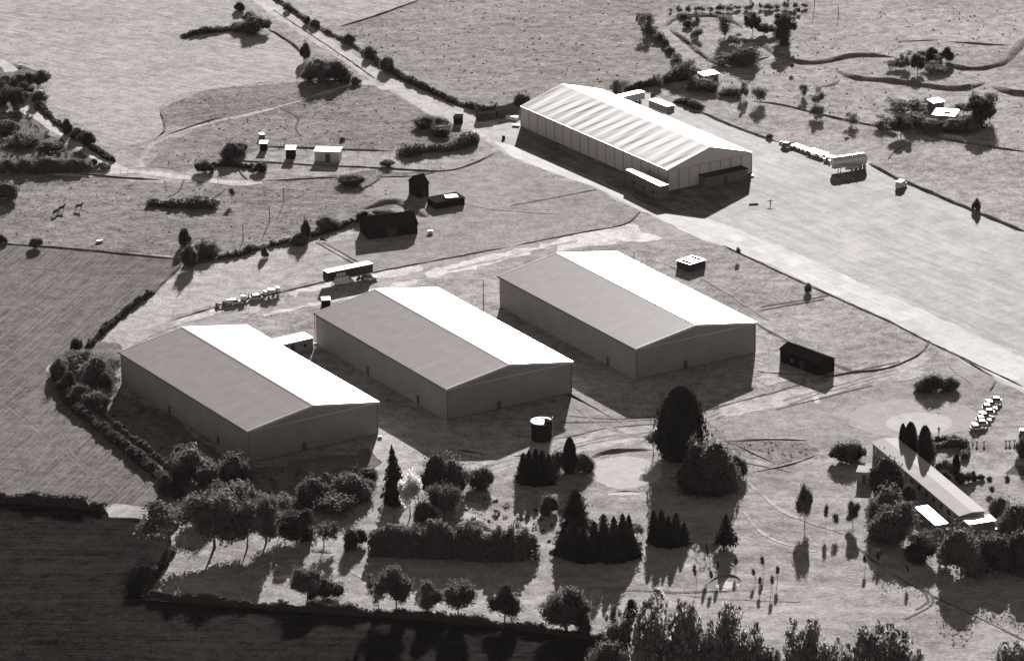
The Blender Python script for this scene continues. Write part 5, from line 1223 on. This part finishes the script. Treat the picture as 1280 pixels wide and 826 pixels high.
plants('trees behind the tent hangar', [
    ('thin', 774, 121, 101, 18, 'bush behind the left trailer'), ('thin', 822, 109, 91, 11, 'upright bush on the hedge behind the trailers'), ('thin', 797, 110, 102, 10, 'small bush on the hedge behind the trailers'), ('thin', 861, 100, 74, 26, 'tree left of the white-roofed caravan'), ('thin', 848, 100, 80, 20, 'bush left of the caravan tree'), ('thin', 838, 102, 92, 16, 'low bush at the hedge bend'),
    ('bush', 881, 112, 98, 34, 'dark thicket below the caravan'), ('thin', 870, 112, 98, 20, 'bush at the left of the caravan thicket'), ('bush', 912, 119, 110, 26, 'low dark bush on the far hedge'), ('thin', 877, 98, 86, 12, 'bush touching the caravan'),
    ('thin', 930, 124, 102, 12, 'slim tree on the far hedge, left of a pair'), ('thin', 950, 130, 108, 17, 'rounder tree on the far hedge, right of a pair'), ('thin', 1004, 122, 106, 10, 'small tree in the far grass'), ('thin', 1022, 131, 111, 15, 'bush with a shadow in the far grass'), ('thin', 1021, 147, 129, 16, 'tree on the far hedge line below the bush with a shadow'),
    ('thin', 1065, 158, 141, 16, 'round tree on the hedge line left of the dark thicket'), ('sapling', 990, 90, 79, 6, 'sapling beside the bank crossing'), ('bush', 1220, 264, 247, 10, 'small tree on the bank at the right side of the apron'), ('bush', 1010, 366, 353, 8, 'lone dark shrub at the edge of the taxiway strip'), ('sapling', 923, 323, 309, 6, 'sapling on the grass by the taxiway strip'),
    ('bush', 962, 173, 167, 8, 'dark shrub at the tip of the apron hedge')])
plants('trees in the far thicket', [
    ('dark', 1227, 157, 124, 30, 'dark tree clump right of the white bungalow'), ('thin', 1219, 152, 114, 12, 'thin tree rising behind the dark clump'), ('thin', 1237, 150, 116, 16, 'paler tree behind the right of the dark clump'), ('dark', 1126, 170, 147, 22, 'dark tree at the left end of the bungalow thicket'), ('thin', 1106, 160, 146, 26, 'bush left of the bungalow thicket'),
    ('bush', 1144, 160, 143, 28, 'dark thicket bush below the bungalow, left'), ('bush', 1168, 163, 149, 32, 'dark thicket bush below the bungalow, middle'), ('bush', 1194, 163, 148, 34, 'dark thicket bush below the bungalow, right'), ('bush', 1212, 164, 146, 24, 'dark thicket bush beside the dark clump'), ('thin', 1140, 140, 128, 36, 'low shrub on the slope above the thicket'), ('thin', 1162, 132, 122, 16, 'shrub left of the upper shed'), ('thin', 1204, 142, 130, 16, 'shrub right of the bungalow'), ('thin', 1120, 134, 126, 22, 'low shrub left on the slope'),
    ('thin', 1132, 86, 63, 13, 'slim tree by the pond bank, left of a pair'), ('dark', 1147, 91, 69, 16, 'dense tree by the pond bank, right of a pair'), ('dark', 1165, 77, 61, 15, 'tree left of the tiny white shed'), ('dark', 1183, 79, 60, 15, 'tree right of the tiny white shed'), ('thin', 1120, 86, 75, 20, 'bush left of the slim pond tree'), ('thin', 1168, 90, 80, 30, 'low bush below the tiny white shed'), ('thin', 1154, 72, 63, 12, 'bush behind the pond trees'),
    ('dark', 980, 54, 19, 24, 'big dark tree at the centre of the loop bank'), ('dark', 941, 42, 16, 16, 'upright dark tree on the loop bank'), ('dark', 955, 44, 30, 20, 'low dark tree right of the upright one'), ('thin', 906, 46, 20, 18, 'pale tree inside the loop bank'), ('thin', 870, 38, 16, 10, 'thin tree at the top of the loop bank'), ('bush', 932, 80, 58, 34, 'dark shrub heap at the bottom of the loop bank'), ('thin', 905, 80, 68, 30, 'shrub left of the dark heap'), ('thin', 918, 56, 44, 22, 'shrub in the middle of the loop'),
    ('bush', 860, 34, 25, 12, 'black bush by the top of the loop'), ('bush', 857, 23, 17, 14, 'dark dome bush on the loop bank'), ('thin', 967, 44, 32, 12, 'shrub touching the big dark tree'),
    ('thin', 809, 42, 17, 16, 'tall bush at the head of the hedge left of the loop'), ('thin', 816, 44, 33, 13, 'middle bush of the hedge left of the loop'), ('thin', 823, 52, 42, 12, 'lower bush of the hedge left of the loop'), ('thin', 846, 84, 66, 14, 'upright bush at the foot of the hedge left of the loop'), ('thin', 872, 48, 36, 12, 'hazy bush in the left of the loop')])
hedge('hedge', [(800, 22), (812, 40), (828, 52), (842, 72), (850, 85)], 1.3, 2, 'thin hedge left of the loop bank', m='thin', dens=30, rag=.6)
hedge('hedge', [(770, 114), (800, 110), (830, 104), (866, 97)], 1.3, 2, 'dark hedge behind the white-roofed trailers', m='dark', dens=55, rag=.4)
hedge('hedge', [(848, 127), (862, 132), (875, 137)], 1.6, 3, 'dark hedge where the trailers meet the apron edge', m='dark', dens=70, rag=.3)
G5 = 'young trees in the far row'
xs = [841, 850, 859, 868, 879, 888, 896, 904, 913, 921, 930, 941, 951, 958, 965, 972, 981, 991, 998, 1006, 985, 995, 999]
for i, x in enumerate(xs):
    y = 15-.035*(x-840) if i < 20 else (18, 20, 16)[i-20]
    place = ('at the left end of the far tree row', 'at the right end of the far tree row')
    plant('thin', x+(i*37 % 7)-3, y+1.5+(i*13 % 3)-1, y-4-(i*29 % 5)-3*(i in (11, 16)), (9 if 3 < i < 17 else 6)*(.7+.1*(i*17 % 6)), 'small dark tree in the far row, '+('left end' if i < 5 else 'left of the tall one' if i < 11 else 'the tallest in its middle' if i == 11 else 'right of the tall one' if i < 16 else 'right end near the top edge' if i < 20 else 'set below the right end of the row'), G5, cat='tree', name='young_tree')
plants('low thicket on the course', [
    ('bush', 1152, 488, 474, 22, 'left part of the low thicket by the taxiway corner'), ('darkbush', 1170, 489, 468, 30, 'middle part of the low thicket by the taxiway corner'), ('bush', 1187, 486, 470, 22, 'right part of the low thicket by the taxiway corner')])
# ground cover nobody could count
scrub('bramble_scrub', [(-30, 140), (36, 142), (70, 175), (115, 206), (40, 213), (-30, 212)], .10, 1.1, 'rough bramble scrub left of the winding lane')
scrub('bramble_scrub', [(72, 452), (100, 428), (148, 434), (150, 492), (200, 520), (300, 585), (400, 590), (470, 585), (455, 625), (400, 640), (330, 645), (240, 632), (205, 590), (112, 522), (80, 488)], .09, 1.0, 'rough bramble scrub around the left hangar')
scrub('rough_growth', [(640, 640), (700, 628), (735, 640), (745, 652), (690, 690), (640, 660), (560, 650), (590, 618), (640, 612)], .10, .8, 'straggly growth in the rough above the conifer row')
scrub('rough_growth', [(905, 552), (1005, 552), (1022, 564), (975, 580), (935, 570)], .12, .35, 'long grass between the ditches', m='grass', size=.3, clump=.9)
scrub('tussock_grass', [(545, -20), (525, 2), (430, 36), (465, 62), (510, 98), (565, 130), (612, 138), (650, 132), (700, 118), (770, 112), (810, 106), (800, 25), (830, -20)], .020, .35, 'tussocks across the meadow beside the old runway', m='grass', size=.32, clump=.9)
scrub('tussock_grass', [(870, 100), (950, 126), (1115, 160), (1290, 190), (1290, 10), (1100, 10), (960, 60), (900, 90)], .02, .35, 'tussocks across the far banks', m='grass', size=.32, clump=.9)
scrub('tussock_grass', [(0, 220), (200, 232), (330, 232), (450, 218), (530, 238), (470, 265), (330, 300), (230, 318), (0, 300)], .02, .35, 'tussocks across the horse pasture', m='grass', size=.3, clump=.9)
scrub('tussock_grass', [(210, 125), (380, 106), (470, 112), (575, 168), (540, 188), (330, 182), (230, 205), (195, 205), (250, 160)], .025, .4, 'tussocks across the upper paddocks', m='grass', size=.3, clump=.9)
# ------------------------------------------------------------------ a little haze in the air between the aircraft and the ground
HX, HY0, HY1, HT = 900, -120, 2600, 430
m, nt, out = new_mat('air_haze')
vol = nt.nodes.new('ShaderNodeVolumePrincipled'); vol.inputs['Density'].default_value = 4.5e-6; vol.inputs['Anisotropy'].default_value = .0
vol.inputs['Color'].default_value = (.9, .86, .83, 1)
nt.links.new(vol.outputs[0], out.inputs['Volume'])
hz = MB().box(-HX, HX, HY0, HY1, -1.0, HT).build('haze', m); hz['kind'] = 'stuff'; hz['label'] = 'thin pale haze over the whole airfield'
SC.cycles.volume_bounces = 0
